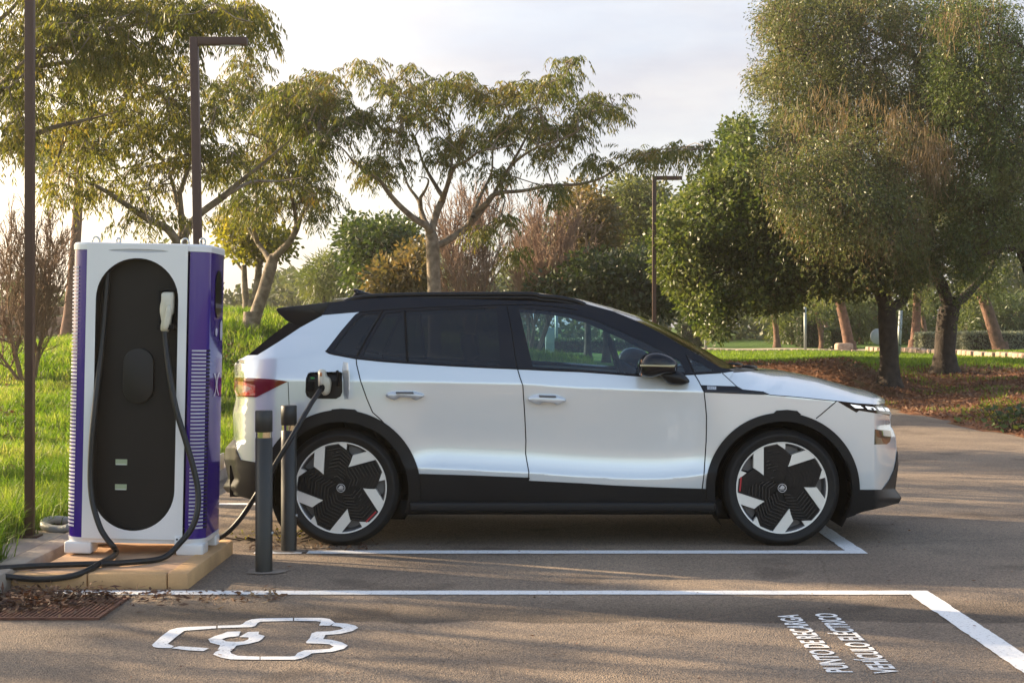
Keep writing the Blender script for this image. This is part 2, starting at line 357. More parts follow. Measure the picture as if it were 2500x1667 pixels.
bot_rear = conv(TA, [(290, 1205), (180, 1176), (150, 1168), (80, 1150)])
pil_l = conv(TE, [(240, 692), (305, 690), (450, 600), (600, 500), (740, 425)])
OUT = top_l + shut_l[1:] + nose_l[1:] + bot_front + sill_b + bot_rear + tail_l[::-1] + pil_l
gband = belt_l + top_l[::-1] + conv(TA, [(535, 195), (735, 178), (712, 192), (640, 275)])
panes = {
 'quarter_window': conv(TA, [(604, 382), (600, 372), (612, 355), (680, 265), (738, 203), (755, 191), (845, 183), (790, 285), (716, 408), (650, 398)]),
 'rear_vent_window': conv(TA, [(750, 412), (800, 310), (875, 182), (965, 174), (972, 310), (980, 438), (865, 427)]),
 'rear_window': conv(TA, [(999, 441), (992, 310), (984, 172), (1200, 162), (1465, 154), (1476, 310), (1485, 461), (1240, 455)]),
 'front_window': conv(TB, [(118, 184), (300, 196), (450, 216), (600, 260), (740, 321), (860, 376), (1000, 446), (1112, 502), (1150, 575), (1000, 586), (850, 588), (700, 578), (500, 562), (205, 545), (160, 360)]),
 'corner_window': conv(TB, [(1165, 485), (1240, 520), (1330, 568), (1205, 578)]),
}
accent = conv(TC, [(150, 232), (300, 238), (405, 241), (447, 266), (590, 279), (640, 302), (440, 295), (172, 284)])
headl = conv(TC, [(1115, 347), (1250, 362), (1445, 376), (1482, 403), (1500, 438), (1480, 446), (1380, 430), (1270, 412), (1250, 426)])
foglamp = conv(TC, [(1380, 545), (1440, 549), (1490, 556), (1497, 590), (1487, 632), (1465, 650), (1378, 652)])
taill = conv(TE, [(149, 843), (300, 849), (430, 858), (512, 871), (430, 911), (360, 947), (297, 978), (168, 972), (146, 930)])
taill_in = conv(TE, [(154, 862), (230, 880), (291, 897), (291, 966), (170, 968), (150, 930)])
taill_clr = conv(TE, [(158, 890), (240, 905), (268, 920), (225, 940), (175, 955), (153, 930)])
port = conv(TE, [(650, 815), (665, 808), (760, 806), (870, 805), (883, 815), (885, 940), (872, 973), (840, 990), (665, 988), (640, 970), (632, 940), (635, 850)])
fdoor = conv(TB, [(100, 540), (110, 558), (125, 610), (143, 660), (155, 850), (162, 1000), (160, 1080), (180, 1195), (177, 1260), (160, 1385), (1232, 1395), (1250, 1300), (1262, 1200), (1275, 1000), (1277, 850), (1270, 770), (1262, 700), (1230, 635), (1200, 586), (1000, 560), (500, 540)])
rdoor = conv(TA, [(718, 420), (720, 455), (740, 540), (775, 640), (805, 710), (850, 750), (920, 828), (980, 900), (1020, 970), (1045, 1035), (1052, 1185)]) + conv(TB, [(160, 1385), (177, 1260), (180, 1195), (160, 1080), (162, 1000), (155, 850), (143, 660), (125, 610), (110, 558), (100, 540)]) + conv(TA, [(1400, 460), (1000, 440)])
sillp = conv(TA, [(1000, 1036), (1045, 1036), (1340, 1045), (1640, 1057)]) + conv(TB, [(180, 1246), (500, 1262), (700, 1275), (1000, 1288), (1285, 1297), (1345, 1300), (1345, 1450), (0, 1450)]) + conv(TA, [(1000, 1250)])
fbump = conv(TC, [(1180, 972), (1265, 972), (1430, 972), (1480, 905), (1515, 830), (1530, 760), (1539, 690), (1600, 690), (1600, 1180), (1080, 1180)])
rbump = conv(TE, [(60, 1270), (149, 1272), (165, 1345), (190, 1405), (290, 1422), (420, 1432)]) + conv(TA, [(330, 1260), (0, 1260), (0, 868)])
def circ(c, r, n=96): return [(c[0] + r * math.cos(2 * math.pi * i / n), c[1] + r * math.sin(2 * math.pi * i / n)) for i in range(n)]
RIN = 166
arch_tab_r = conv(TA, [(575, 715), (590, 694), (640, 690), (712, 695), (735, 715), (640, 725)])
arch_tab_f = conv(TC, [(655, 440), (682, 412), (760, 406), (830, 414), (858, 440), (760, 445)])

def dens(poly, step=11, closed=True):
    out = []; n = len(poly)
    for i in range(n if closed else n - 1):
        a = np.array(poly[i]); b = np.array(poly[(i + 1) % n]); k = max(1, int(math.ceil(np.linalg.norm(b - a) / step)))
        for j in range(k): out.append(tuple(a + (b - a) * j / k))
    if not closed: out.append(tuple(poly[-1]))
    return out
verts2 = []; edges2 = []
def addloop(poly, closed=True, step=11):
    p = dens(poly, step, closed); k = len(verts2); verts2.extend(p); n = len(p)
    for i in range(n - 1): edges2.append((k + i, k + i + 1))
    if closed: edges2.append((k + n - 1, k))
for pl in [OUT, gband, accent, headl, foglamp, taill, taill_in, taill_clr, port, fdoor, rdoor, sillp, fbump, rbump, arch_tab_r, arch_tab_f] + list(panes.values()): addloop(pl)
for c, ro in ((RC, 195), (FC, 187)): addloop(circ(c, RIN)); addloop(circ(c, ro)); 
cl = [(x, float(crease(x))) for x in np.arange(585, 2040, 11)]; addloop(cl, False)
cl = [(x, float(lowcr(x))) for x in np.arange(1030, 1730, 11)]; addloop(cl, False)
for o_ in (-9, -4.5, 4.5, 9):
    addloop([(x, float(crease(x)) + o_) for x in np.arange(720, 2030, 9)], False); addloop([(x, float(lowcr(x)) + o_) for x in np.arange(1040, 1725, 9)], False)
addloop([(2132, 985), (2132, 1200)], False, 8)
gx, gy = np.meshgrid(np.arange(548, 2204, 9.0), np.arange(716, 1262, 9.0)); gx = gx + (np.arange(gx.shape[0]) % 2)[:, None] * 4.5
gp = np.stack([gx.ravel(), gy.ravel()], 1)
gp = gp[inpoly(gp, OUT)]
ex = []
for py in np.arange(985, 1230, 6.0):
    xn = float(np.interp(py, ny, nx_)); ex += [(x, py + .5) for x in np.arange(2135, xn - 1.5, 4.5)]
for py in np.arange(885, 1200, 6.0):
    xt = float(np.interp(py, ty, tx_)); ex += [(x, py + .5) for x in np.arange(xt + 1.5, xt + 27, 4.5)]
verts2 += [tuple(p) for p in gp] + ex
res = delaunay_2d_cdt([Vector(v) for v in verts2], edges2, [], 0, 1e-3)
CV = np.array([v[:] for v in res[0]]); CF = np.array([f for f in res[2] if len(f) == 3]); CC = CV[CF].mean(1)
inside = inpoly(CC, OUT)
assign = np.full(len(CF), -1); PN = []
def claim(name, mask):
    k = len(PN); PN.append(name); assign[inside & (assign < 0) & mask] = k
rr = np.hypot(CC[:, 0] - RC[0], CC[:, 1] - RC[1]); rf = np.hypot(CC[:, 0] - FC[0], CC[:, 1] - FC[1])
claim('hole', (rr < RIN - .6) | (rf < RIN - .6))
for k_, p_ in panes.items(): claim(k_, inpoly(CC, p_))
claim('window_frame', inpoly(CC, gband))
claim('port_recess', inpoly(CC, port))
claim('tail_light', inpoly(CC, taill) & ~inpoly(CC, taill_in))
claim('tail_clear', inpoly(CC, taill_clr)); claim('tail_inner', inpoly(CC, taill_in))
claim('headlight', inpoly(CC, headl)); claim('fog_light', inpoly(CC, foglamp)); claim('fender_accent', inpoly(CC, accent))
claim('arch_rear', (rr < 195) | inpoly(CC, arch_tab_r)); claim('arch_front', (rf < 187) | inpoly(CC, arch_tab_f))
claim('sill_front', inpoly(CC, sillp)); claim('front_bumper', inpoly(CC, fbump)); claim('rear_bumper', inpoly(CC, rbump))
claim('front_door', inpoly(CC, fdoor)); claim('rear_door', inpoly(CC, rdoor)); claim('rear_quarter', CC[:, 0] < 1300); claim('front_wing', np.ones(len(CF), bool))

car = thing('electric_car', 'white electric car with black roof, plugged in and charging in the marked bay', 'car', (0.25, YM, 0))
def mirror_y(V): V = np.array(V, float).copy(); V[:, 1] = 2 * YM - V[:, 1]; return V
def panel(names, name, mat, off=0.0, th=.016, parent=None, far=True, label=None, rim=True):
    ids = [PN.index(n) for n in ([names] if isinstance(names, str) else names)]
    f = CF[np.isin(assign, ids)]
    if not len(f): return None
    u, inv = np.unique(f, return_inverse=True); f = inv.reshape(f.shape); P2 = CV[u]
    # orient
    a = P2[f[:, 0]]; b = P2[f[:, 1]]; c = P2[f[:, 2]]
    cr = (b[:, 0] - a[:, 0]) * (c[:, 1] - a[:, 1]) - (b[:, 1] - a[:, 1]) * (c[:, 0] - a[:, 0])
    f[cr > 0] = f[cr > 0][:, ::-1]
    V = lift(P2[:, 0], P2[:, 1], off); N = lnorm(P2[:, 0], P2[:, 1])
    faces = [tuple(t) for t in f]
    e = {}
    for t in faces:
        for i in range(3): e[(t[i], t[(i + 1) % 3])] = 1
    bd = [k for k in e if (k[1], k[0]) not in e]
    VV = [V]; NN = [N]; k = len(V)
    if rim and th:
        bv = sorted({i for b_ in bd for i in b_}); m = {v: j for j, v in enumerate(bv)}
        VV += [V[bv], V[bv] - N[bv] * th]; nb = len(bv)
        cen = V.mean(0); out = V[bv] - cen; out[:, 1] = 0; out /= np.linalg.norm(out, axis=1)[:, None] + 1e-9
        NN += [out, out]
        for a_, b_ in bd: faces.append((k + m[b_], k + m[a_], k + nb + m[a_], k + nb + m[b_]))
    VV = np.vstack(VV); NN = np.vstack(NN)
    o = obj(name, VV, faces, mat, parent or car, True, normals=NN)
    if label: o['label'] = label
    if far:
        NF = NN.copy(); NF[:, 1] *= -1
        o2 = obj(name, mirror_y(VV), [t[::-1] for t in faces], mat, car, True, normals=NF)
        return o, o2
    return o, None
panel('rear_quarter', 'rear_quarter', M['paint'], th=.02); panel('front_wing', 'front_wing', M['paint'], th=.02)
fd, fd2 = panel('front_door', 'front_door', M['paint']); rd, rd2 = panel('rear_door', 'rear_door', M['paint'])
panel('window_frame', 'window_frame', M['gloss'], .001, .03)
for k_ in panes: panel(k_, k_, M['glass'] if k_ in ('front_window', 'corner_window') else M['tint'], -.004, 0, rim=False)
panel('arch_rear', 'wheel_arch_trim', M['clad'], .014, .05); panel('arch_front', 'wheel_arch_trim', M['clad'], .014, .05)
panel('sill_front', 'sill_cladding', M['clad'], .006, .03)
panel('front_bumper', 'front_bumper', M['clad'], .006, .03); panel('rear_bumper', 'rear_bumper', M['clad'], .006, .03)
panel('fender_accent', 'fender_trim', M['gloss'], .002, .01)
hl, hl2 = panel('headlight', 'headlight', M['gloss'], .002, .02); fl, _ = panel('fog_light', 'fog_light', M['lens'], .002, .02)
tl, tl2 = panel('tail_light', 'tail_light', M['red'], .004, .02); ti, ti2 = panel('tail_inner', 'tail_reflector', M['redl'], .002, .02)
tc_, tc2 = panel('tail_clear', 'tail_lens', M['tlens'], .002, .02)
prt, _ = panel('port_recess', 'charge_port', M['satin'], -.045, -.046, far=False)
# the far side has no port: close it with paint
ids_ = [PN.index('port_recess')]; f_ = CF[np.isin(assign, ids_)]; u_, i_ = np.unique(f_, return_inverse=True)
obj('quarter_infill', mirror_y(lift(CV[u_][:, 0], CV[u_][:, 1])), [tuple(t) for t in i_.reshape(f_.shape)], M['paint'], car)

# seams: thin dark gaps between panels
def seam(pts, r=.0034, parent=None, name='panel_gap', far=True):
    p = dens(pts, 8, False); a = np.array(p); P = lift(a[:, 0], a[:, 1], .0004)
    V, Fc = tube(P, r, 6, False); obj(name, V, Fc, M['dark'], parent or car)
    if far: obj(name, mirror_y(V), Fc, M['dark'], car)
seam(conv(TA, [(718, 427), (720, 455), (740, 540), (775, 640), (805, 710), (850, 750), (920, 828), (980, 900), (1020, 970), (1045, 1035)]), parent=rd)
seam(conv(TB, [(45, 170), (75, 330), (105, 540), (110, 558), (125, 610), (143, 660), (155, 850), (162, 1000), (160, 1080), (180, 1195), (177, 1260), (163, 1375)]), parent=fd)
seam(conv(TB, [(1150, 470), (1200, 586), (1230, 635), (1262, 700), (1270, 770), (1277, 850), (1275, 1000), (1262, 1200), (1250, 1300), (1234, 1385)]), parent=fd)
seam(conv(TC, [(1110, 346), (1000, 440), (965, 468)]))
seam(shut_l, .0026)
seam(conv(TE, [(513, 874), (520, 1032), (518, 1200)]), .0022)
seam(conv(TE, [(800, 335), (740, 425)]), .0022)
# chrome-less window lip: bright line of the door frames
for pts in (conv(TA, [(735, 180), (860, 168), (1100, 154), (1520, 140)]) + conv(TB, [(200, 163), (350, 175), (480, 194)]),):
    seam(pts, .004, name='window_seal')
seam(conv(TA, [(860, 172), (790, 290), (722, 415)]), .006, name='pillar_trim')
seam(conv(TA, [(976, 172), (984, 310), (990, 440)]), .008, name='pillar_trim')
seam(belt_l[:-1], .005, name='window_seal')

# ---- surfaces across the car: roof, windscreen, bonnet, front and rear
def arc_interp(pts, n):
    a = np.array(pts, float); s = np.concatenate([[0], np.cumsum(np.linalg.norm(np.diff(a, axis=0), axis=1))]); t = np.linspace(0, s[-1], n)
    return np.stack([np.interp(t, s, a[:, k]) for k in range(a.shape[1])], 1)
def span(near, cen, name, mat, pw=2.0, n=14, parent=None):
    """surface from the near edge curve up over the centre line to its mirror image"""
    near = np.asarray(near); cen = np.asarray(cen); m = len(near); rows = []
    for v in np.linspace(0, 1, n):
        P = near + (cen - near) * (1 - (1 - v) ** pw); P[:, 1] = near[:, 1] + (cen[:, 1] - near[:, 1]) * v; rows.append(P)
    for P in rows[-2::-1]: rows.append(mirror_y(P))
    V = np.vstack(rows); K = len(rows)
    Fc = [(i * m + j, i * m + j + 1, (i + 1) * m + j + 1, (i + 1) * m + j) for i in range(K - 1) for j in range(m - 1)]
    return obj(name, V, Fc, mat, parent or car)
tl_a = np.array(top_l)
roof_px = arc_interp([p for p in top_l if p[0] < 1500], 60)
near = lift(roof_px[:, 0], roof_px[:, 1], .001); cen = near.copy(); cen[:, 1] = YM; cen[:, 2] += .035
roof = span(near, cen, 'roof', M['roof'], 3.0)
ws_px = arc_interp(conv(TB, [(530, 156), (700, 202), (850, 264), (1000, 340), (1150, 427), (1366, 550)]) + conv(TC, [(340, 117)]), 40)
ws_sil = arc_interp(conv(TB, [(500, 128), (700, 180), (860, 230), (1000, 294), (1200, 402), (1366, 502)]) + conv(TC, [(372, 101)]), 40)
near = lift(ws_px[:, 0], ws_px[:, 1], .001); cen = np.array([W(x, y, YM - .1) for x, y in ws_sil]); cen[:, 1] = YM
k0 = 9
wind_ = span(near[k0:], cen[k0:], 'windscreen', M['wind'], 2.4)
span(near[:k0 + 1], cen[:k0 + 1], 'roof_header', M['roof'], 2.4, parent=roof)
# bonnet
sh = arc_interp(shut_l, 70); near = lift(sh[:, 0], sh[:, 1], .001)
sil = conv(TC, [(150, 118), (300, 117), (470, 114), (540, 115), (700, 125), (900, 160), (1100, 215), (1250, 265), (1380, 322), (1447, 368), (1490, 400)])
sx, sy = xs(sil); cen = near.copy(); zc = YM - .05; xa_, xb_ = near[0, 0], near[-1, 0]; cen[:, 0] = xa_ + .33 + (near[:, 0] - xa_) * (xb_ - xa_ - .33) / (xb_ - xa_)
px_c = CX + cen[:, 0] * F / zc; cen[:, 2] = HC - (np.interp(px_c, sx, sy) - CY) * zc / F; cen[:, 1] = YM
tt = np.linspace(0, 1, len(near)); cen[:, 0] += .05 * sst(.8, 1, tt); cen[:, 2] = np.maximum(cen[:, 2], near[:, 2] + .004)
bon_n, bon_c = near.copy(), cen.copy(); span(near, cen, 'bonnet', M['paint'], 3.2, 22)
# scuttle and wipers
wn_, wc_ = lift(ws_px[-1:, 0], ws_px[-1:, 1], .001)[0], np.array([*W(*TC(372, 101), YM - .1)]); wc_[1] = YM
span(np.array([wn_, (wn_ + bon_n[0]) / 2 - [0, 0, .012], bon_n[0]]), np.array([wc_, (wc_ + bon_c[0]) / 2 - [0, 0, .02], bon_c[0] - [0, 0, .004]]), 'scuttle', M['satin'], 2.6)
for dy in (-.45, .2):
    mb = MB(); mb.tube([wc_ + [.02, dy, .012], wc_ + [.10, dy + .1, .006], wc_ + [.16, dy + .35, -.004]], .011, 6); mb.build('wiper', M['satin'], car, smooth=True)
# front and rear faces
def endface(px_list, name, mat, bulge, off=.001):
    a = arc_interp(px_list, 24); near = lift(a[:, 0], a[:, 1], off); cen = near.copy(); cen[:, 1] = YM; cen[:, 0] += bulge
    return span(near, cen, name, mat, 2.0, 8)
nm = [(x - .8, y) for x, y in nose_l]
endface([p for p in nm if p[1] < 1100], 'front_face', M['paint'], .05)
endface([nm[7]] + [p for p in nm if p[1] >= 1100], 'front_lower_face', M['clad'], .04)
tm = [(x + .8, y) for x, y in tail_l]
endface([p for p in tm if p[1] < 1075], 'tailgate', M['paint'], -.05)
endface([tm[10]] + [p for p in tm if p[1] >= 1075], 'rear_lower_face', M['clad'], -.04)
# rear screen between the dark pillars, spoiler
rs = arc_interp(conv(TE, [(520, 468), (410, 552), (300, 640), (232, 697)]), 10)
near = np.array([W(x, y, ZN + .27 + .1 * i / 9) for i, (x, y) in enumerate(rs)]); cen = near.copy(); cen[:, 1] = YM; cen[:, 0] -= .04
span(near, cen, 'rear_screen', M['tint'], 2.0, 6)
dp = conv(TE, [(520, 466), (600, 500), (450, 601), (305, 691), (240, 692), (330, 615), (410, 551)])
for far in (0, 1):
    P = np.array([W(x, y, ZN + .235 + .0004 * max(0, 720 - x)) for x, y in dp]); Q = P + [-.01, .10, 0]; V = np.vstack([P, Q]); n = len(P)
    Fc = [tuple(range(n)), tuple(range(2 * n - 1, n - 1, -1))] + [(i, i + n, (i + 1) % n + n, (i + 1) % n) for i in range(n)]
    obj('rear_pillar_trim', mirror_y(V) if far else V, Fc, M['satin'], car, smooth=False)
sp = conv(TA, [(290, 163), (302, 155), (450, 139), (577, 124), (560, 160), (537, 197), (480, 232), (420, 262), (345, 222), (303, 184)])
P = np.array([W(x, y, ZN + .245) for x, y in sp]); Q = mirror_y(P); n = len(P)
mb = MB(); mb.add(np.vstack([P, Q]), [tuple(range(n)), tuple(range(2 * n - 1, n - 1, -1))] + [(i, i + n, (i + 1) % n + n, (i + 1) % n) for i in range(n)])
mb.build('roof_spoiler', M['satin'], car, bevel=.006)
seam_p = [W(*TA(x, y), ZN + .244) for x, y in ((450, 140), (500, 172), (536, 196))]
V, Fc = tube(seam_p, .002, 5); obj('panel_gap', V, Fc, M['dark'], car)
# roof rails, aerial fin
rl = conv(TA, [(640, 121), (668, 108), (700, 97), (760, 88), (830, 82), (1000, 76), (1200, 74), (1450, 73), (1655, 74)]) + conv(TB, [(250, 98), (330, 104), (400, 113), (480, 132), (535, 155)])
for far in (0, 1):
    P = catmull([W(x, y, ZN + .285) for x, y in rl], 4); P[:, 2] -= .012
    r = np.full(len(P), .0155); r[0] = r[-1] = .008
    V, Fc = tube(P, r, 10); obj('roof_rail', mirror_y(V) if far else V, Fc, M['satin'], car)
    mb = MB()
    Q = P[3:-3].copy(); Q[:, 2] -= .022; Q[:, 1] += .004; V, Fc = tube(Q, .016, 8); obj('rail_base', mirror_y(V) if far else V, Fc, M['satin'], car)
fin = conv(TE, [(955, 243), (962, 237), (985, 240), (1020, 252), (1060, 265), (1100, 275), (1090, 284), (960, 290), (966, 270)])
V, Fc = pillow(fin, YM, .05, sc=(.55, .85, 1, 1, .85, .55), k=2); obj('aerial_fin', V, Fc, M['gloss'], car)
# door handles
for (T, pts, gp_, cup, par) in (
    (TA, [(877, 613), (900, 601), (950, 597), (1000, 597), (1040, 601), (1076, 615), (1078, 627), (1050, 640), (1036, 645), (1015, 634), (965, 631), (942, 634), (922, 645), (880, 628)], [(928, 601), (1020, 601), (1025, 612), (930, 612)], [(915, 640), (1030, 640), (1040, 655), (985, 662), (925, 655)], rd),
    (TB, [(173, 738), (200, 722), (240, 716), (300, 716), (350, 720), (404, 742), (405, 757), (375, 772), (352, 780), (340, 768), (285, 763), (260, 765), (245, 778), (210, 768), (175, 750)], [(242, 718), (345, 722), (350, 734), (245, 731)], [(240, 770), (345, 770), (360, 785), (300, 795), (245, 788)], fd)):
    p = conv(T, pts); V, Fc = pillow(p, ZN + .005, .042, sc=(.8, .95, 1, 1, .97, .9), k=2); V = np.array(V); V[:, 1] -= .018
    h = obj('door_handle', V, Fc, M['silver'], par)
    V, Fc = pillow(conv(T, gp_), ZN - .037, .012, k=1); obj('handle_insert', V, Fc, M['grey'], par)
    o2 = obj('door_handle', mirror_y(np.array([v for v in pillow(p, ZN + .005, .042, k=2)[0]]) - [0, .018, 0]), Fc if False else pillow(p, ZN + .005, .042, k=2)[1], M['silver'], fd2 if par is fd else rd2)
# door mirrors
mh = conv(TB, [(853, 545), (856, 520), (866, 500), (895, 470), (930, 457), (975, 455), (1030, 470), (1075, 495), (1098, 525), (1093, 565), (1075, 585), (1010, 592), (930, 612), (880, 603), (857, 588)])
marm = conv(TB, [(960, 575), (1090, 570), (1135, 590), (1170, 628), (1160, 645), (1120, 657), (1050, 652), (1015, 628)])
mind = conv(TB, [(866, 531), (930, 531), (1000, 533), (1085, 533), (1078, 546), (1000, 545), (930, 543), (868, 542)])
for far in (0, 1):
    MZ = ZN - .03
    V, Fc = pillow(mh, MZ, .20, sc=(.55, .82, .97, 1, .97, .9), at=(-.5, -.42, -.22, .1, .38, .5), k=3); mo = obj('door_mirror', mirror_y(V) if far else V, Fc, M['gloss'], car)
    V, Fc = pillow(marm, ZN + .0, .16, sc=(.6, .9, 1, 1, 1, 1), k=2); obj('mirror_arm', mirror_y(V) if far else V, Fc, M['satin'], mo)
    V, Fc = pillow(mind, MZ - .088, .03, k=1); obj('mirror_indicator', mirror_y(V) if far else V, Fc, M['amber'], mo)
    gm = MB(); g_ = W(*TB(856, 548), MZ); gm.box(g_ + [.014, .0, -.0], (.006, .13, .10)); V = gm.V; obj('mirror_glass', mirror_y(V) if far else V, gm.F, M['mirror'], mo, smooth=False)
# head light elements
for far in (0, 1):
    for q in ([(1205, 368), (1275, 378), (1300, 396), (1240, 393)], [(1310, 381), (1368, 388), (1388, 408), (1330, 403)], [(1391, 390), (1432, 396), (1448, 416), (1410, 412)], [(1444, 393), (1472, 401), (1484, 418), (1460, 415)]):
        a = np.array(dens(conv(TC, q), 4)); P = lift(a[:, 0], a[:, 1], .005); n = len(P)
        obj('daytime_lamp', mirror_y(P) if far else P, [tuple(range(n))], M['drl'], hl2 if far else hl, smooth=False)
# badge with lettering on the fender trim
bq = np.array(conv(TC, [(192, 241), (256, 243), (256, 265), (193, 264)])); P = lift(bq[:, 0], bq[:, 1], .004)
bd_ = obj('model_badge', P, [(0, 1, 2, 3)], M['badge'], car, smooth=False)
V, Fc = text_mesh('FIRST', 1.0); V[:, 0] -= V[:, 0].min(); V /= V[:, 0].max(); hgt = V[:, 1].max()
Q = P[3] + np.outer(V[:, 0] * .88 + .06, P[2] - P[3]) + np.outer(V[:, 1] / hgt * .62 + .19, P[0] - P[3]) + [0, -.0012, 0]
obj('badge_lettering', Q, Fc, M['dark'], bd_, smooth=False)
# rear plate
mb = MB(); pl = W(*TA(30, 1000), YM); mb.box(pl + [-.075, 0, .02], (.012, .52, .11)); mb.build('number_plate', pmat('plate_white', (.7, .7, .68), rough=.3), car, bevel=.002)
# charge port: flap, socket details
def quad_obj(name, pts3, mat, parent, th=.006):
    P = np.array(pts3); nrm = np.cross(P[1] - P[0], P[2] - P[0]); nrm /= np.linalg.norm(nrm); Q = P + nrm * th; n = len(P)
    V = np.vstack([P, Q]); Fc = [tuple(range(n))[::-1], tuple(range(n, 2 * n))] + [(i, (i + 1) % n, (i + 1) % n + n, i + n) for i in range(n)]
    return obj(name, V, Fc, mat, parent, smooth=False)
h0, h1 = W(*TE(887, 800), ZN + .02), W(*TE(889, 935), ZN + .02)
ax = np.array([.42, -.90, 0]) * .135; up = np.array([0, 0, 1.0])
fp = [h1 + .0 * up, h1 + ax * .35 - up * .05, h1 + ax * .9 - up * .045, h1 + ax + up * .01, h0 + ax - up * .0, h0 + ax * .9 + up * .055, h0 + ax * .2 + up * .058, h0]
quad_obj('charge_flap', fp, M['paint'], car)
mb = MB(); mb.box(W(*TE(850, 850), ZN - .0), (.012, .05, .10)); mb.build('port_hinge', M['dark'], prt, bevel=.003)
mb = MB(); mb.box(W(*TE(665, 905), ZN + .03), (.05, .02, .06)); mb.build('port_latch', M['dark'], prt, bevel=.003)
mb = MB(); mb.box(W(*TE(681, 847), ZN + .028), (.022, .012, .010)); mb.build('status_led', M['led'], prt)
# wheel wells, underbody, cabin
for c in (RC, FC):
    cx, cz = (c[0] - CX) * 9.4 / F, HC - (c[1] - CY) * 9.4 / F; r = (RIN + 6) * 9.4 / F
    for y0, y1 in ((ZN + .02, ZN + .42), (2 * YM - ZN - .42, 2 * YM - ZN - .02)):
        mb = MB(); n = 40; V = []; Fc = []
        for i in range(n + 1):
            a = math.pi * (1.18 - 1.36 * i / n); V += [(cx + r * math.cos(a), y0, cz + r * math.sin(a)), (cx + r * math.cos(a), y1, cz + r * math.sin(a))]
        Fc = [(2 * i, 2 * i + 1, 2 * i + 3, 2 * i + 2) for i in range(n)]; mb.add(V, Fc)
        yb_ = y1 if y0 < YM else y0; k = len(V); mb.add([(v[0], yb_, v[2]) for v in V[::2]], [tuple(range(n + 1))]); mb.build('wheel_well', M['dark'], car)
mb = MB(); mb.box((.25, YM, .235), (2.02, 1.70, .09)); mb.box((.25, YM, .30), (4.0, .9, .10)); mb.box((2.06, YM, .36), (.35, 1.05, .12)); mb.box((-1.75, YM, .38), (.25, 1.3, .2)); mb.build('underbody', M['dark'], car)
x0, x1 = W(*TA(1000, 1185), ZN)[0], W(*TB(1333, 1390), ZN)[0]; z0, z1 = W(0, TA(0, 1240)[1], ZN)[2], W(0, TA(0, 1187)[1], ZN)[2]
for y in (ZN + .10, 2 * YM - ZN - .10):
    mb = MB(); mb.box(((x0 + x1) / 2, y, (z0 + z1) / 2), (x1 - x0, .22, z1 - z0)); mb.build('side_sill', M['clad'], car, bevel=.018, seg=3)
mb = MB(); mb.box((1.05, YM, .86), (.42, 1.40, .16)); mb.box((.98, YM, .78), (.3, .5, .3)); mb.build('dashboard', M['seat'], car, bevel=.05, seg=3)
for y in (YM - .40, YM + .40):
    mb = MB(); mb.box((.10, y, .56), (.52, .5, .16)); mb.build('seat', M['seat'], car, bevel=.05, seg=3)
    mb = MB(); mb.box((-.235, y, .86), (.13, .48, .56), Matrix.Rotation(R(-16), 3, 'Y')); mb.build('seat_back', M['seat'], car, bevel=.05, seg=3)
    mb = MB(); mb.box((-.345, y, 1.235), (.09, .27, .17), Matrix.Rotation(R(-10), 3, 'Y')); mb.build('headrest', M['seat'], car, bevel=.035, seg=3)
mb = MB(); mb.box((-1.05, YM, .70), (.16, 1.2, .56), Matrix.Rotation(R(-20), 3, 'Y')); mb.box((-.75, YM, .5), (.5, 1.2, .16)); mb.build('rear_seat', M['seat'], car, bevel=.05, seg=3)
for yy in (YM - .38, YM, YM + .38):
    mb = MB(); mb.box((-1.16, yy, 1.02), (.08, .24, .12)); mb.build('rear_headrest', M['seat'], car, bevel=.03, seg=3)
mb = MB(); c = W(1506, 884, YM + .40); t = np.linspace(0, 2 * np.pi, 33)
sd_ = np.array([-.32, 0, .947]); P = c + .175 * (np.cos(t)[:, None] * np.array([0, 1, 0]) + np.sin(t)[:, None] * sd_); mb.tube(P, .017, 8); mb.tube([c, c + [.16, 0, -.10]], .03, 8); mb.tube([c - [0, .16, 0], c + [0, .16, 0]], .018, 6); mb.build('steering_wheel', M['seat'], car, smooth=True)
mb = MB(); mb.box(W(1470, 775, YM) , (.02, .20, .06)); mb.build('rear_view_mirror', M['dark'], car, bevel=.01)

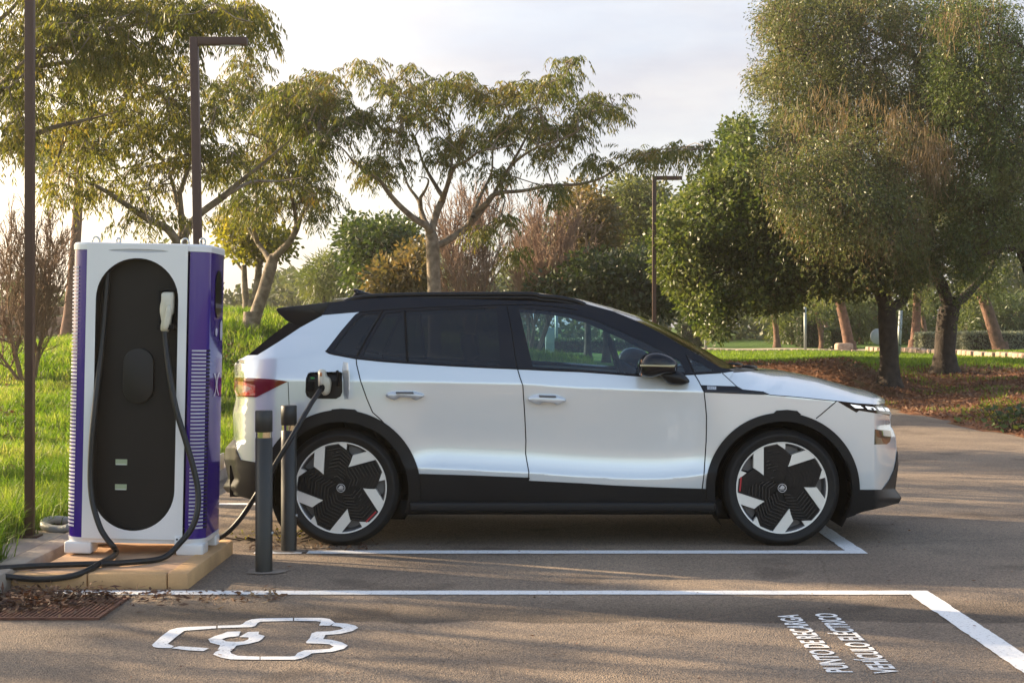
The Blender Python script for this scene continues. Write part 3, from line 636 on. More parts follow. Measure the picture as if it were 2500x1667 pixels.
# ---- wheels
def make_wheel(cx, cz, y, side, rot=0.0, redk=1):
    """side -1: outer face looks to the camera"""
    s = -side
    R0, RR = .366, .284
    prof = [(RR - .004, .018), (RR + .004, .004), (RR + .016, .0), (RR + .022, -.004), (RR + .026, -.0035), (RR + .030, -.0075), (RR + .045, -.010), (RR + .052, -.0098), (RR + .0525, -.0085), (RR + .055, -.0085), (R0 - .026, -.006), (R0 - .010, .006), (R0 - .002, .022), (R0, .04), (R0, .085), (R0 - .003, .088), (R0 - .003, .094), (R0, .097), (R0, .14), (R0 - .003, .143), (R0 - .003, .149), (R0, .152), (R0, .2), (R0 - .01, .228), (RR + .04, .240), (RR, .225)]
    rimp = [(RR + .003, .004), (RR - .004, .004), (RR - .012, .012), (RR - .018, .05), (RR - .03, .14), (RR - .03, .22)]
    fl = lambda V: [(x, (y + (yy - y) * s), z) for x, yy, z in V]
    V, Fc = lathe_y(rimp, (cx, y, cz), 72); wh = obj('wheel', fl(V), Fc, M['grey'], car)
    V, Fc = lathe_y(prof, (cx, y, cz), 96)
    zc = np.array(V); low = zc[:, 2] < .013                     # the contact patch flattens a little
    zc[low, 2] = .006 + (zc[low, 2] - .006) * .3
    obj('tyre', fl(zc), Fc, M['rubber'], wh)
    V, Fc = lathe_y([(RR + .003, .002), (RR - .002, .0005), (RR - .006, .006)], (cx, y, cz), 96); obj('rim_edge', fl(V), Fc, M['alloy'], wh)
    V, Fc = lathe_y([(0, .10), (.17, .10), (.17, .125)], (cx, y, cz), 48); obj('brake_disc', fl(V), Fc, M['disc'], wh)
    petal = [(-.396, .896), (-.30, .935), (-.113, .975), (.06, .85), (.217, .705), (.15, .49), (.075, .16), (.0, .02), (-.10, .06), (-.396, .270)]
    bar = [(-.626, .775), (-.52, .85), (-.402, .912), (-.402, .274), (-.50, .355), (-.628, .44)]
    wed = [(-.402, .905), (-.30, .948), (-.11, .985), (.078, .989), (.072, .846), (-.108, .968), (-.30, .928)]
    rm = MB()
    for k in range(5):
        pm = MB(); bmh = MB(); sm = MB(); rb = MB()
        a = rot - 2 * math.pi * k / 5
        rt = lambda p: (cx + RR * (p[0] * math.cos(a) - p[1] * math.sin(a)), cz + RR * (p[0] * math.sin(a) + p[1] * math.cos(a)))
        V, Fc = prism_y([rt(p) for p in petal], y + .012, y + .05); pm.add(V, Fc)
        V, Fc = prism_y([rt(p) for p in bar], y + .004, y + .06); bmh.add(V, Fc)
        V, Fc = prism_y([rt(p) for p in wed], y + .004, y + .05); bmh.add(V, Fc)
        # grey spoke seen deep in the gap
        V, Fc = prism_y([rt(p) for p in ((.09, .99), (.30, .95), (.40, .80), (.25, .60), (.12, .62))], y + .075, y + .10); sm.add(V, Fc)
        # ribs: two sets meeting in a chevron along the middle of the petal
        m0, m1 = np.array((-.10, .12)), np.array((-.02, .93)); ru = np.array((.42, .0)); 
        def clipline(p, q):
            ts = [t for t in np.linspace(0, 1, 61)]; ins = inpoly([p + (q - p) * t for t in ts], petal)
            idx = np.where(ins)[0]
            if len(idx) < 6: return None
            return p + (q - p) * ts[idx[0] + 1], p + (q - p) * ts[idx[-1] - 1]
        for i in range(10):
            f = .16 + .078 * i
            base = np.array((-.36 + .0 * i, f + .02)); mid = np.array((-.10 + .10 * (f - .2), f + .10)); right = np.array((.24, f - .14))
            for p, q in ((base, mid), (mid, right)):
                c_ = clipline(p, q)
                if c_ is None: continue
                A, B = np.array(rt(c_[0])), np.array(rt(c_[1]))
                w_ = B - A; ln = np.linalg.norm(w_)
                if ln < .015: continue
                nn = np.array((-w_[1], w_[0])) / ln * .0032
                V, Fc = prism_y([tuple(A + nn), tuple(B + nn), tuple(B - nn), tuple(A - nn)], y + .0045, y + .0125)
                rb.add(V, Fc)
                if k == redk and i == 9 and p is base: pass
        if k == redk:
            A, B = np.array(rt((-.36, .86))), np.array(rt((-.05, .93))); w_ = B - A; nn = np.array((-w_[1], w_[0])) / np.linalg.norm(w_) * .005
            V, Fc = prism_y([tuple(A + nn), tuple(B + nn), tuple(B - nn), tuple(A - nn)], y + .003, y + .012); rm.add(V, Fc)
        for mbx, nme, mt in ((pm, 'aero_insert', M['cover']), (bmh, 'spoke', M['alloy']), (sm, 'inner_spoke', M['grey']), (rb, 'insert_ribs', M['rib'])): obj(nme, fl(mbx.V), mbx.F, mt, wh, smooth=False)
    obj('red_accent', fl(rm.V), rm.F, M['redmark'], wh, smooth=False)
    V, Fc = lathe_y([(0, -.004), (.026, -.004), (.0285, .0), (.0285, .03)], (cx, y, cz), 32); obj('hub_cap', fl(V), Fc, M['gloss'], wh)
    eb = MB(); n = 32
    ring = [(cx + r_ * math.cos(2 * math.pi * i / n), y - .0052, cz + r_ * math.sin(2 * math.pi * i / n)) for r_ in (.0275, .0240) for i in range(n)]
    eb.add(ring, [(i, (i + 1) % n, n + (i + 1) % n, n + i) for i in range(n)])
    wing = [[(-.016, -.009), (.017, -.009), (.017, -.0125), (-.016, -.0125)], [(-.010, -.006), (-.004, -.006), (.006, .018), (-.003, .016), (-.012, .006)], [(-.002, -.006), (.003, -.006), (.012, .012), (.0075, .016)], [(.005, -.006), (.009, -.006), (.0165, .003), (.013, .009)], [(-.018, -.005), (-.012, -.0055), (-.011, .001), (-.018, .003)]]
    for w_ in wing: eb.add([(cx + p[0], y - .0053, cz + p[1]) for p in w_], [tuple(range(len(w_)))])
    obj('wheel_emblem', fl(eb.V), eb.F, M['badge'], wh, smooth=False)
for c, k in ((RC, 3), (FC, 4)):
    cx, cz = (c[0] - CX) * 9.4 / F, HC - (c[1] - CY) * 9.4 / F
    cz = .364
    make_wheel(cx, cz, ZN + .03, -1, R(0 if c is FC else -3), 4 if c is FC else 2)
    make_wheel(cx, cz, 2 * YM - ZN - .03, 1, R(20), 1)
# ------------------------------------------------------------------ ground, road, kerbs, markings
def ground_material():
    m, n, l, p = new_mat('park_ground'); p.inputs['Roughness'].default_value = .95; p.inputs['Specular IOR Level'].default_value = .15
    t = n.new('ShaderNodeTexCoord'); sx_ = n.new('ShaderNodeSeparateXYZ'); l.new(t.outputs['Object'], sx_.inputs[0])
    def noise(s, d=6, r=.6):
        a = n.new('ShaderNodeTexNoise'); a.inputs['Scale'].default_value = s; a.inputs['Detail'].default_value = d; a.inputs['Roughness'].default_value = r; l.new(t.outputs['Object'], a.inputs['Vector']); return a.outputs[0]
    def ramp(src, stops):
        r = n.new('ShaderNodeValToRGB')
        while len(r.color_ramp.elements) < len(stops): r.color_ramp.elements.new(.5)
        for i, (q, c) in enumerate(stops): r.color_ramp.elements[i].position = q; r.color_ramp.elements[i].color = (*c, 1)
        l.new(src, r.inputs[0]); return r.outputs[0]
    def math_(op, a, b):
        k = n.new('ShaderNodeMath'); k.operation = op
        for i, v in enumerate((a, b)):
            if isinstance(v, (int, float)): k.inputs[i].default_value = v
            else: l.new(v, k.inputs[i])
        return k.outputs[0]
    grass = ramp(noise(3.5), [(.25, (.030, .060, .010)), (.5, (.065, .125, .018)), (.75, (.12, .17, .035))])
    mulch = ramp(noise(14, 8, .75), [(.26, (.065, .027, .014)), (.46, (.18, .082, .045)), (.6, (.27, .135, .075)), (.8, (.40, .24, .14))])
    nm_ = noise(.55, 5)
    m1 = math_('MULTIPLY', math_('SUBTRACT', sx_.outputs[0], 2.2), .8)
    m2 = math_('MULTIPLY', math_('SUBTRACT', 31.4, sx_.outputs[1]), .55)
    mk_ = math_('MINIMUM', math_('MINIMUM', m1, 1.0), m2)
    k = math_('ADD', mk_, math_('MULTIPLY', math_('SUBTRACT', nm_, .55), 3.0))
    mr = n.new('ShaderNodeMapRange'); mr.inputs[1].default_value = .15; mr.inputs[2].default_value = .6; l.new(k, mr.inputs[0])
    mx_ = n.new('ShaderNodeMix'); mx_.data_type = 'RGBA'; l.new(mr.outputs[0], mx_.inputs[0]); l.new(grass, mx_.inputs[6]); l.new(mulch, mx_.inputs[7])
    l.new(mx_.outputs[2], p.inputs['Base Color'])
    b = n.new('ShaderNodeBump'); b.inputs['Strength'].default_value = .9; b.inputs['Distance'].default_value = .06; l.new(noise(22, 8, .7), b.inputs['Height']); l.new(b.outputs[0], p.inputs['Normal'])
    return m
def asphalt_material():
    m, n, l, p = new_mat('worn_asphalt'); p.inputs['Roughness'].default_value = .85; p.inputs['Specular IOR Level'].default_value = .3
    t = n.new('ShaderNodeTexCoord')
    def noise(s, d=6, r=.6, vec=None):
        a = n.new('ShaderNodeTexNoise'); a.inputs['Scale'].default_value = s; a.inputs['Detail'].default_value = d; a.inputs['Roughness'].default_value = r; l.new(vec or t.outputs['Object'], a.inputs['Vector']); return a.outputs[0]
    def ramp(src, stops):
        r = n.new('ShaderNodeValToRGB')
        while len(r.color_ramp.elements) < len(stops): r.color_ramp.elements.new(.5)
        for i, (q, c) in enumerate(stops): r.color_ramp.elements[i].position = q; r.color_ramp.elements[i].color = (*c, 1)
        l.new(src, r.inputs[0]); return r.outputs[0]
    def mul(a, b):
        k = n.new('ShaderNodeMix'); k.data_type = 'RGBA'; k.blend_type = 'MULTIPLY'; k.inputs[0].default_value = 1; l.new(a, k.inputs[6]); l.new(b, k.inputs[7]); return k.outputs[2]
    base = ramp(noise(.9, 7, .6), [(.3, (.185, .150, .118)), (.55, (.250, .202, .156)), (.75, (.300, .240, .182))])
    v = n.new('ShaderNodeTexVoronoi'); v.inputs['Scale'].default_value = 135; l.new(t.outputs['Object'], v.inputs['Vector'])
    grit = ramp(v.outputs['Color'], [(.1, (.58, .58, .59)), (.5, (1, 1, 1)), (.9, (1.42, 1.36, 1.28))])
    pits = ramp(noise(42, 4, .7), [(.30, (.42, .40, .40)), (.45, (1, 1, 1)), (.7, (1.1, 1.08, 1.05))])
    stain = ramp(noise(.35, 4, .5), [(.35, (.80, .79, .80)), (.6, (1.05, 1.04, 1.02))])
    sp = n.new('ShaderNodeSeparateXYZ'); l.new(t.outputs['Object'], sp.inputs[0])      # old patched strip across the bay mouth, darker than the rest
    wob = n.new('ShaderNodeMath'); wob.operation = 'MULTIPLY_ADD'; wob.inputs[1].default_value = .5; l.new(noise(1.3, 5), wob.inputs[0]); l.new(sp.outputs[1], wob.inputs[2])
    strip = ramp(wob.outputs[0], [(.0, (1, 1, 1)), (.5, (1, 1, 1))]); rr_ = strip.node.color_ramp
    mr_ = n.new('ShaderNodeMapRange'); mr_.inputs[1].default_value = 6.5; mr_.inputs[2].default_value = 8.5; l.new(wob.outputs[0], mr_.inputs[0]); l.new(mr_.outputs[0], strip.node.inputs[0])
    while len(rr_.elements) < 5: rr_.elements.new(.5)
    for i, (q, v_) in enumerate([(.0, 1.0), (.365, 1.0), (.385, .50), (.52, .56), (.70, 1.0)]): rr_.elements[i].position = q; rr_.elements[i].color = (v_, v_ * .985, v_ * .97, 1)
    oil = ramp(noise(1.7, 3, .45), [(.0, (1, 1, 1)), (.60, (1, 1, 1)), (.66, (.74, .73, .73)), (.75, (.62, .61, .61))])
    dw = n.new('ShaderNodeMix'); dw.data_type = 'VECTOR'; dw.inputs[0].default_value = .12; l.new(t.outputs['Object'], dw.inputs[4]); nn_ = n.new('ShaderNodeTexNoise'); nn_.inputs['Scale'].default_value = 3; nn_.inputs['Detail'].default_value = 6; l.new(t.outputs['Object'], nn_.inputs['Vector']); l.new(nn_.outputs['Color'], dw.inputs[5])
    cr_ = n.new('ShaderNodeTexVoronoi'); cr_.feature = 'DISTANCE_TO_EDGE'; cr_.inputs['Scale'].default_value = .55; l.new(dw.outputs[1], cr_.inputs['Vector'])
    crack = ramp(cr_.outputs['Distance'], [(.0, (.74, .72, .70)), (.0018, (.82, .80, .79)), (.0042, (1, 1, 1))])
    c = mul(mul(mul(mul(mul(mul(base, grit), pits), stain), strip), oil), crack); l.new(c, p.inputs['Base Color'])
    b = n.new('ShaderNodeBump'); b.inputs['Strength'].default_value = .8; b.inputs['Distance'].default_value = .006; l.new(v.outputs['Distance'], b.inputs['Height'])
    b2 = n.new('ShaderNodeBump'); b2.inputs['Strength'].default_value = .5; b2.inputs['Distance'].default_value = .008; l.new(noise(42, 4, .7), b2.inputs['Height']); l.new(b.outputs[0], b2.inputs['Normal']); l.new(b2.outputs[0], p.inputs['Normal'])
    return m
def paint_material():
    m, n, l, p = new_mat('road_paint'); p.inputs['Roughness'].default_value = .7
    t = n.new('ShaderNodeTexCoord'); a = n.new('ShaderNodeTexNoise'); a.inputs['Scale'].default_value = 55; a.inputs['Detail'].default_value = 5; a.inputs['Roughness'].default_value = .75
    r = n.new('ShaderNodeValToRGB'); r.color_ramp.elements[0].position = .34; r.color_ramp.elements[0].color = (.30, .28, .26, 1); r.color_ramp.elements[1].position = .43; r.color_ramp.elements[1].color = (.78, .78, .77, 1)
    l.new(t.outputs['Object'], a.inputs['Vector']); l.new(a.outputs[0], r.inputs[0]); l.new(r.outputs[0], p.inputs['Base Color'])
    b = n.new('ShaderNodeBump'); b.inputs['Strength'].default_value = .5; b.inputs['Distance'].default_value = .005; l.new(a.outputs[0], b.inputs['Height']); l.new(b.outputs[0], p.inputs['Normal'])
    return m
gm_, am_, pm_ = ground_material(), asphalt_material(), paint_material()
def axis(lo, hi, dlo, dhi, fine, coarse):
    a = list(np.arange(dlo, dhi + 1e-6, fine)); v = dlo; s = fine
    pre = []
    while v > lo: s = min(s * 1.35, coarse); v -= s; pre.append(v)
    v = dhi; s = fine
    while v < hi: s = min(s * 1.35, coarse); v += s; a.append(v)
    return np.array(pre[::-1] + a)
def grid_obj(name, X, Y, Zf, mat, keep=None, parent=None):
    gx, gy = np.meshgrid(X, Y); z = Zf(gx, gy); V = np.stack([gx, gy, z], -1).reshape(-1, 3); nx, nyy = len(X), len(Y)
    i, j = np.meshgrid(np.arange(nx - 1), np.arange(nyy - 1)); a = (j * nx + i).ravel(); Fq = np.stack([a, a + 1, a + 1 + nx, a + nx], 1)
    if keep is not None:
        c = V[Fq].mean(1); Fq = Fq[keep(c[:, 0], c[:, 1])]
        u, inv = np.unique(Fq, return_inverse=True); V = V[u]; Fq = inv.reshape(Fq.shape)
    return obj(name, V, [Fq], mat, parent, True)
X = axis(-140, 140, -17, 16, .2, 12); Y = axis(-50, 200, 5, 48, .22, 12)
gnd = grid_obj('ground', X, Y, lambda x, y: np.where(on_road(x, y), -.03, ground_z(x, y)), gm_); tag(gnd, kind='structure')
road = grid_obj('road', np.arange(-2.72, 30, .16), np.arange(-6, 27.2, .16), lambda x, y: np.where(road_edge(x, y) > -.15, -.012, 0.0) + 0 * x, am_, keep=lambda x, y: road_edge(x, y) < .02)
tag(road, kind='structure')
# tan park path beyond the lawn, grey lane at the far left
def strip_on_ground(name, cl, w, mat, kind='structure'):
    P = catmull([(x, y, 0) for x, y in cl], 12); Tn = np.gradient(P, axis=0); Tn /= np.linalg.norm(Tn, axis=1)[:, None]; nn = np.stack([-Tn[:, 1], Tn[:, 0]], 1)
    rows = []
    for s in np.linspace(-.5, .5, 9): q = P[:, :2] + nn * w * s; rows.append(np.column_stack([q, ground_z(q[:, 0], q[:, 1]) + .02]))
    m_ = len(P); V = np.vstack(rows); Fc = [(i * m_ + j, i * m_ + j + 1, (i + 1) * m_ + j + 1, (i + 1) * m_ + j) for i in range(8) for j in range(m_ - 1)]
    o = obj(name, V, Fc, mat); tag(o, kind=kind); return o
tan = pmat('sandy_path', (.42, .33, .24), rough=.9, c2=(.33, .26, .18), scale=2, bump=.3, bscale=20)
strip_on_ground('path', [(-2, 54), (4, 52), (9, 50.5), (14, 50), (30, 52)], 6.0, tan)
strip_on_ground('lane', [(-40, 31), (-20, 32.5), (-13, 34), (-9.5, 37), (-7, 45)], 3.0, pmat('grey_lane', (.20, .19, .18), rough=.9, scale=3))
# kerbs
kerb_m = pmat('kerb_stone', (.36, .30, .24), rough=.85, c2=(.26, .21, .17), scale=6, bump=.3, bscale=60)
mb = MB()
for y in np.arange(2.0, 21.4, 1.0):
    if 7.80 < y + .5 < 9.1 and False: continue
    mb.box((-2.755, y + .495, .02), (.15, .985, .16))
mb.build('kerb', kerb_m, bevel=.02); tag(bpy.data.objects['kerb'], kind='structure')
mb = MB()
for i, x in enumerate(np.arange(-12.5, -2.4, 1.0)):
    mb.box((x + .5, 22.0 + .02 * (i % 2), float(ground_z(-3.4, 21.8)) + .0), (.98, .22, .16))
o = mb.build('kerb', kerb_m, bevel=.02); tag(o, kind='structure')
# painted bays
def flat(name, polys, z=.004, parent=None, mat=None):
    b = MB()
    for p in polys: b.add([(x, y, z) for x, y in p], [tuple(range(len(p)))])
    return obj(name, b.V, b.F, mat or pm_, parent or road, smooth=False)
def rag(x0, x1, y0, y1, seed=1):
    r_ = np.random.default_rng(seed); n = max(4, int((x1 - x0) / .05)); xs_ = np.linspace(x0, x1, n)
    return [(x, y0 + r_.normal(0, .0022)) for x in xs_] + [(x, y1 + r_.normal(0, .0022)) for x in xs_[::-1]]
def ragy(x0, x1, y0, y1, seed=1): return [(b, a) for a, b in rag(y0, y1, x0, x1, seed)]
flat('bay_line', [rag(-1.62, -1.33, 9.082, 9.206, 1), rag(-1.30, 1.985, 9.082, 9.206, 2)])
flat('bay_line', [ragy(1.985, 2.098, 9.082, 11.66, 3)])
flat('bay_line', [rag(-2.62, 1.985, 11.55, 11.66, 4)])
flat('bay_line', [rag(-2.55, 1.993, 7.697, 7.808, 5)])
flat('bay_line', [ragy(1.993, 2.113, 2.0, 7.808, 6)])
# stencilled car-with-plug symbol, traced on the asphalt at its real size
def gpt(x, y): Z = HC * F / (y - CY); return ((x - CX) * Z / F, Z)
sym = [
 [(160, 375), (240, 300), (330, 232), (400, 212), (480, 203), (775, 192), (775, 215), (470, 238), (400, 290), (310, 365), (370, 385), (340, 405), (220, 402), (175, 393)],
 [(790, 190), (1000, 183), (1030, 172), (1060, 148), (1110, 130), (1200, 120), (1510, 115), (1510, 143), (1200, 150), (1170, 165), (1150, 192), (1110, 203), (790, 213)],
 [(1522, 115), (1790, 115), (1860, 125), (1910, 160), (1860, 190), (1760, 188), (1780, 152), (1730, 145), (1522, 143)],
 [(1905, 162), (2030, 170), (2110, 190), (2135, 210), (2080, 240), (1960, 268), (1820, 278), (1800, 318), (1880, 325), (1980, 350), (2035, 380), (1995, 412), (1880, 440), (1690, 455), (1650, 480), (1600, 500), (1530, 515), (1200, 515), (1200, 486), (1480, 485), (1530, 480), (1555, 450), (1620, 425), (1700, 422), (1860, 412), (1900, 392), (1860, 368), (1780, 362), (1640, 358), (1635, 345), (1670, 310), (1690, 262), (1740, 247), (1860, 244), (1960, 228), (1990, 215), (1960, 200), (1880, 190)],
 [(1190, 515), (920, 513), (820, 495), (745, 465), (770, 440), (820, 420), (905, 428), (920, 455), (980, 478), (1190, 486)],
 [(345, 405), (420, 387), (705, 405), (655, 433), (500, 425)],
 [(700, 318), (760, 290), (830, 270), (880, 248), (1010, 244), (990, 290), (890, 300), (830, 318)],
 [(700, 320), (830, 320), (870, 340), (960, 345), (1040, 340), (1085, 320), (1085, 302), (995, 298), (1080, 250), (1185, 247), (1180, 272), (1240, 288), (1215, 318), (1180, 340), (1080, 365), (970, 380), (935, 420), (915, 430), (790, 418), (815, 378), (720, 352)],
]
flat('painted_car_symbol', [[gpt(*TJ(x, y)) for x, y in p] for p in sym])
def ground_text(body, x, y0, y1, cap):
    V, Fc = text_mesh(body, 1.0, .022); V[:, 0] -= V[:, 0].min(); L = V[:, 0].max()
    base = text_mesh('N', 1.0)[0][:, 1].max()
    u = V[:, 0] / L * (y1 - y0); v = V[:, 1] / base * cap
    obj('painted_lettering', np.column_stack([x + cap / 2 - v, y0 + u, np.full(len(V), .004)]), Fc, pm_, road, smooth=False)
ground_text('PUNTO DE RECARGA', 1.268, 5.97, 7.16, .098); ground_text('VEH\u00cdCULO EL\u00c9CTRICO', 1.452, 5.95, 7.19, .098)

# ------------------------------------------------------------------ charger on its plinth
plm = pmat('plinth_concrete', (.60, .36, .165), rough=.85, c2=(.46, .275, .13), scale=5, bump=.25, bscale=90, detail=8)
pl_t = thing('concrete_plinth', 'ochre concrete plinth with kerbed edge under the purple and white charger', 'plinth', (-2.2, 8.48, 0))
mb = MB(); mb.box((-2.175, 8.47, .03), (.83, 1.12, .10)); mb.build('slab', pmat('slab_concrete', (.56, .34, .20), rough=.88, c2=(.44, .27, .155), scale=4, bump=.2, bscale=70, detail=8), pl_t)
mb = MB(); mb.box((-1.80, 8.486, .03), (.11, 1.23, .11)); mb.build('kerb_stone', plm, pl_t, bevel=.012)
mb = MB(); mb.box((-2.0655, 7.932, .028), (.415, .12, .108)); mb.build('kerb_stone', plm, pl_t, bevel=.012)
mb = MB(); mb.box((-2.478, 7.938, .026), (.40, .12, .104)); mb.build('kerb_stone', plm, pl_t, bevel=.012)
mb = MB(); mb.box((-2.99, 8.95, .045), (.30, 1.4, .09)); o = mb.build('pavement_slab', pmat('pale_concrete', (.40, .33, .25), rough=.9, c2=(.30, .25, .19), scale=5, bump=.3, bscale=60), bevel=.008)
tag(o, kind='structure')

white = pmat('charger_white', (.78, .765, .75), rough=.32, c2=(.74, .725, .71), scale=2, coat=.2)
purple = pmat('charger_purple', (.040, .012, .210), rough=.14, coat=.35, spec=.4, c2=(.036, .011, .19), scale=1.5)
darkp = pmat('charger_dark_panel', (.0115, .0100, .0095), rough=.55, c2=(.009, .008, .008), scale=3, spec=.25)
vent = pmat('vent_pale', (.52, .50, .60), rough=.4)
ch = thing('charging_station', 'tall white and purple electric car charger with a dark oval front panel', 'charging station', (-2.2, 8.75, .0835))
CZ0, CZ1, CY0, CY1 = .1775, 1.805, 8.50, 8.98
XL, XR, CA, CB = -2.590, -1.800, .105, .095
def corner(side, th): 
    s = 1 if side > 0 else -1; xc = (XR - CA) if side > 0 else (XL + CA)
    return xc + s * CA * math.sin(th), CY0 + CB - CB * math.cos(th)
def plan(inset=0.0):
    pts = []
    for th in np.linspace(0, math.pi / 2, 9): pts.append(corner(1, th))
    pts += [(XR, CY1 - .03), (XR - .03, CY1), (XL + .03, CY1), (XL, CY1 - .03)]
    for th in np.linspace(math.pi / 2, 0, 9): pts.append(corner(-1, th))
    if inset:
        c = np.array([(XL + XR) / 2, (CY0 + CY1) / 2]); P = np.array(pts); q = P - c; q = q * (1 - inset / np.maximum(np.abs(q).max(0), 1e-6) * 1.0); pts = [tuple(v) for v in c + q]
    return pts
def loft_plan(levels):
    V = []; Fc = []; n = None
    for z, ins in levels: p = plan(ins); n = len(p); V += [(x, y, z) for x, y in p]
    for i in range(len(levels) - 1):
        for j in range(n): Fc.append((i * n + j, i * n + (j + 1) % n, (i + 1) * n + (j + 1) % n, (i + 1) * n + j))
    Fc.append(tuple(range(n))[::-1]); Fc.append(tuple((len(levels) - 1) * n + j for j in range(n))); return V, Fc
V, Fc = loft_plan([(CZ0, .004), (CZ1, .004)]); Fc = [f for k_, f in enumerate(Fc) if k_ != len(plan()) - 1]; sh_ = obj('shell', V, Fc, purple, ch); sh_.data.set_sharp_from_angle(angle=R(30))
V, Fc = loft_plan([(CZ1, 0), (1.835, 0), (1.845, .006), (1.847, .012)]); o = obj('top_cap', V, Fc, white, ch); o.data.set_sharp_from_angle(angle=R(30))
V, Fc = loft_plan([(.150, .004), (CZ0, 0)]); o = obj('base_band', V, Fc, white, ch); o.data.set_sharp_from_angle(angle=R(30))
for sx_ in (-1, 1):
    for yy, dp_ in ((CY0 + .075, .15), (CY1 - .06, .11)):
        xa = XL + .078 if sx_ < 0 else XR - .078
        mb = MB(); mb.box((xa, yy, .118), (.154, dp_, .069)); mb.build('foot', white, ch, bevel=.012, seg=3)
# front panel with the oval opening
FX0, FX1, OX, OW, OZ0, OZ1 = -2.487, -1.918, -2.2, .2335, .221, 1.761
def stadium(cx, hw, z0, z1, n=24, r=None):
    r = hw if r is None else r; out = []
    for a in np.linspace(0, math.pi, n): out.append((cx + hw * math.cos(a), z1 - r + r * math.sin(a)))
    for a in np.linspace(math.pi, 2 * math.pi, n): out.append((cx + hw * math.cos(a), z0 + r + r * math.sin(a)))
    return out
st = stadium(OX, OW, OZ0, OZ1)
fr = [(FX0, .1745), (FX1, .1745), (FX1, 1.84), (FX0, 1.84)]
slot = stadium(-2.197, .172, 1.792, 1.812, 6, .010)
def plate(name, outer, holes, y, th, mat, parent):
    vv = []; ee = []
    for lp in [outer] + holes:
        k = len(vv); vv += lp; ee += [(k + i, k + (i + 1) % len(lp)) for i in range(len(lp))]
    r_ = delaunay_2d_cdt([Vector(v) for v in vv], ee, [], 0, 1e-6); P = np.array([v[:] for v in r_[0]]); T_ = np.array([f for f in r_[2]]); c = P[T_].mean(1)
    k = inpoly(c, outer)
    for h in holes: k &= ~inpoly(c, h)
    V = [(x, y, z) for x, z in P]; Fs = [tuple(t) for t in T_[k]]
    b = MB(); b.add(V, Fs)
    for lp in [outer] + holes:
        n = len(lp); b.add([(x, y, z) for x, z in lp] + [(x, y + th, z) for x, z in lp], [(i, (i + 1) % n, (i + 1) % n + n, i + n) for i in range(n)])
    return obj(name, b.V, b.F, mat, parent, smooth=False)
fp_ = plate('front_panel', fr, [st, slot], CY0 - .012, .010, white, ch)
RD = .075
n_ = len(st); obj('recess_wall', [(x, CY0 - .011, z) for x, z in st] + [(x, CY0 + RD, z) for x, z in st], [(i, (i + 1) % n_, (i + 1) % n_ + n_, i + n_) for i in range(n_)], darkp, ch)
mb = MB(); mb.add([(x, CY0 - .006, z) for x, z in stadium(-2.197, .174, 1.79, 1.814, 6, .012)], [tuple(range(12))[::-1]]); mb.build('grip_slot', pmat('slot_shade', (.50, .50, .52), rough=.5), ch)
oi = obj('oval_panel', [(x, CY0 + RD, z) for x, z in stadium(OX, OW + .004, OZ0 - .004, OZ1 + .004)], [tuple(range(48))[::-1]], darkp, ch, smooth=False)
V, Fc = prism_y(stadium(-2.2, .087, .938, 1.252), CY0 + RD - .030, CY0 + RD + .01); mb = MB(); mb.add(V, Fc); mb.build('cable_boss', pmat('boss_dark', (.013, .012, .012), rough=.45, spec=.3), ch, bevel=.006)
lab = pmat('sticker_green', (.40, .46, .28), rough=.4); lab2 = pmat('sticker_white', (.66, .70, .62), rough=.4)
for z in (.600, .458):
    mb = MB(); mb.box((-2.292, CY0 + RD - .0025, z), (.066, .004, .032)); s_ = mb.build('sticker', lab, ch)
    mb = MB(); mb.box((-2.292, CY0 + RD - .0055, z - .013), (.060, .003, .006)); mb.build('sticker_edge', lab2, s_)
mb = MB(); hx, hz = -2.025, 1.475
mb.box((hx, CY0 + .03, hz + .110), (.105, .08, .012)); mb.box((hx - .052, CY0 + .045, hz), (.010, .05, .21)); mb.box((hx + .046, CY0 + .045, hz), (.010, .05, .21)); mb.box((hx, CY0 + .065, hz), (.1, .008, .21)); mb.box((hx - .01, CY0 + .015, hz - .10), (.10, .07, .028))
mb.build('plug_holster', M['dark'], ch, bevel=.003)
mb = MB(); mb.box((FX1 - .026, CY0 - .018, .165), (.030, .012, .058)); hg = mb.build('hinge', white, ch, bevel=.003)
mb = MB(); mb.tube([(FX1 - .026, CY0 - .026, .180), (FX1 - .026, CY0 - .023, .180)], .006, 8); mb.tube([(FX1 - .026, CY0 - .026, .150), (FX1 - .026, CY0 - .023, .150)], .006, 8); mb.build('bolt', M['dark'], hg)
# vents: pale slots wrapping round the purple corners
for side, ztop in ((1, 1.245), (-1, 1.711)):
    mb = MB(); zz = np.arange(.241, ztop, .0209); a0, a1 = (R(10), R(58)) if side > 0 else (R(30), R(80))
    for i_, z in enumerate(zz):
        ths = np.linspace(a0, a1, 7); V = []
        for th in ths:
            x, y = corner(side, th); nx_v, ny_v = side * math.sin(th), -math.cos(th)
            for hz_, e in ((.0052, .0), (.0045, .0022), (-.0045, .0022), (-.0052, .0)): V.append((x + nx_v * e, y + ny_v * e, z + hz_))
        mb.add(V, [(4 * i + k, 4 * i + k + 1, 4 * i + k + 5, 4 * i + k + 4) for i in range(6) for k in range(3)])
    mb.build('vent_slots', vent, ch)
    if side > 0:
        mb = MB()
        for z in zz:
            V = []
            for th in np.linspace(R(59), R(84), 5):
                x, y = corner(side, th)
                for hz_ in (.005, -.005): V.append((x + .0008, y - .0004, z + hz_))
            mb.add(V, [(2 * i, 2 * i + 1, 2 * i + 3, 2 * i + 2) for i in range(4)])
        mb.build('vent_slots', M['dark'], ch)
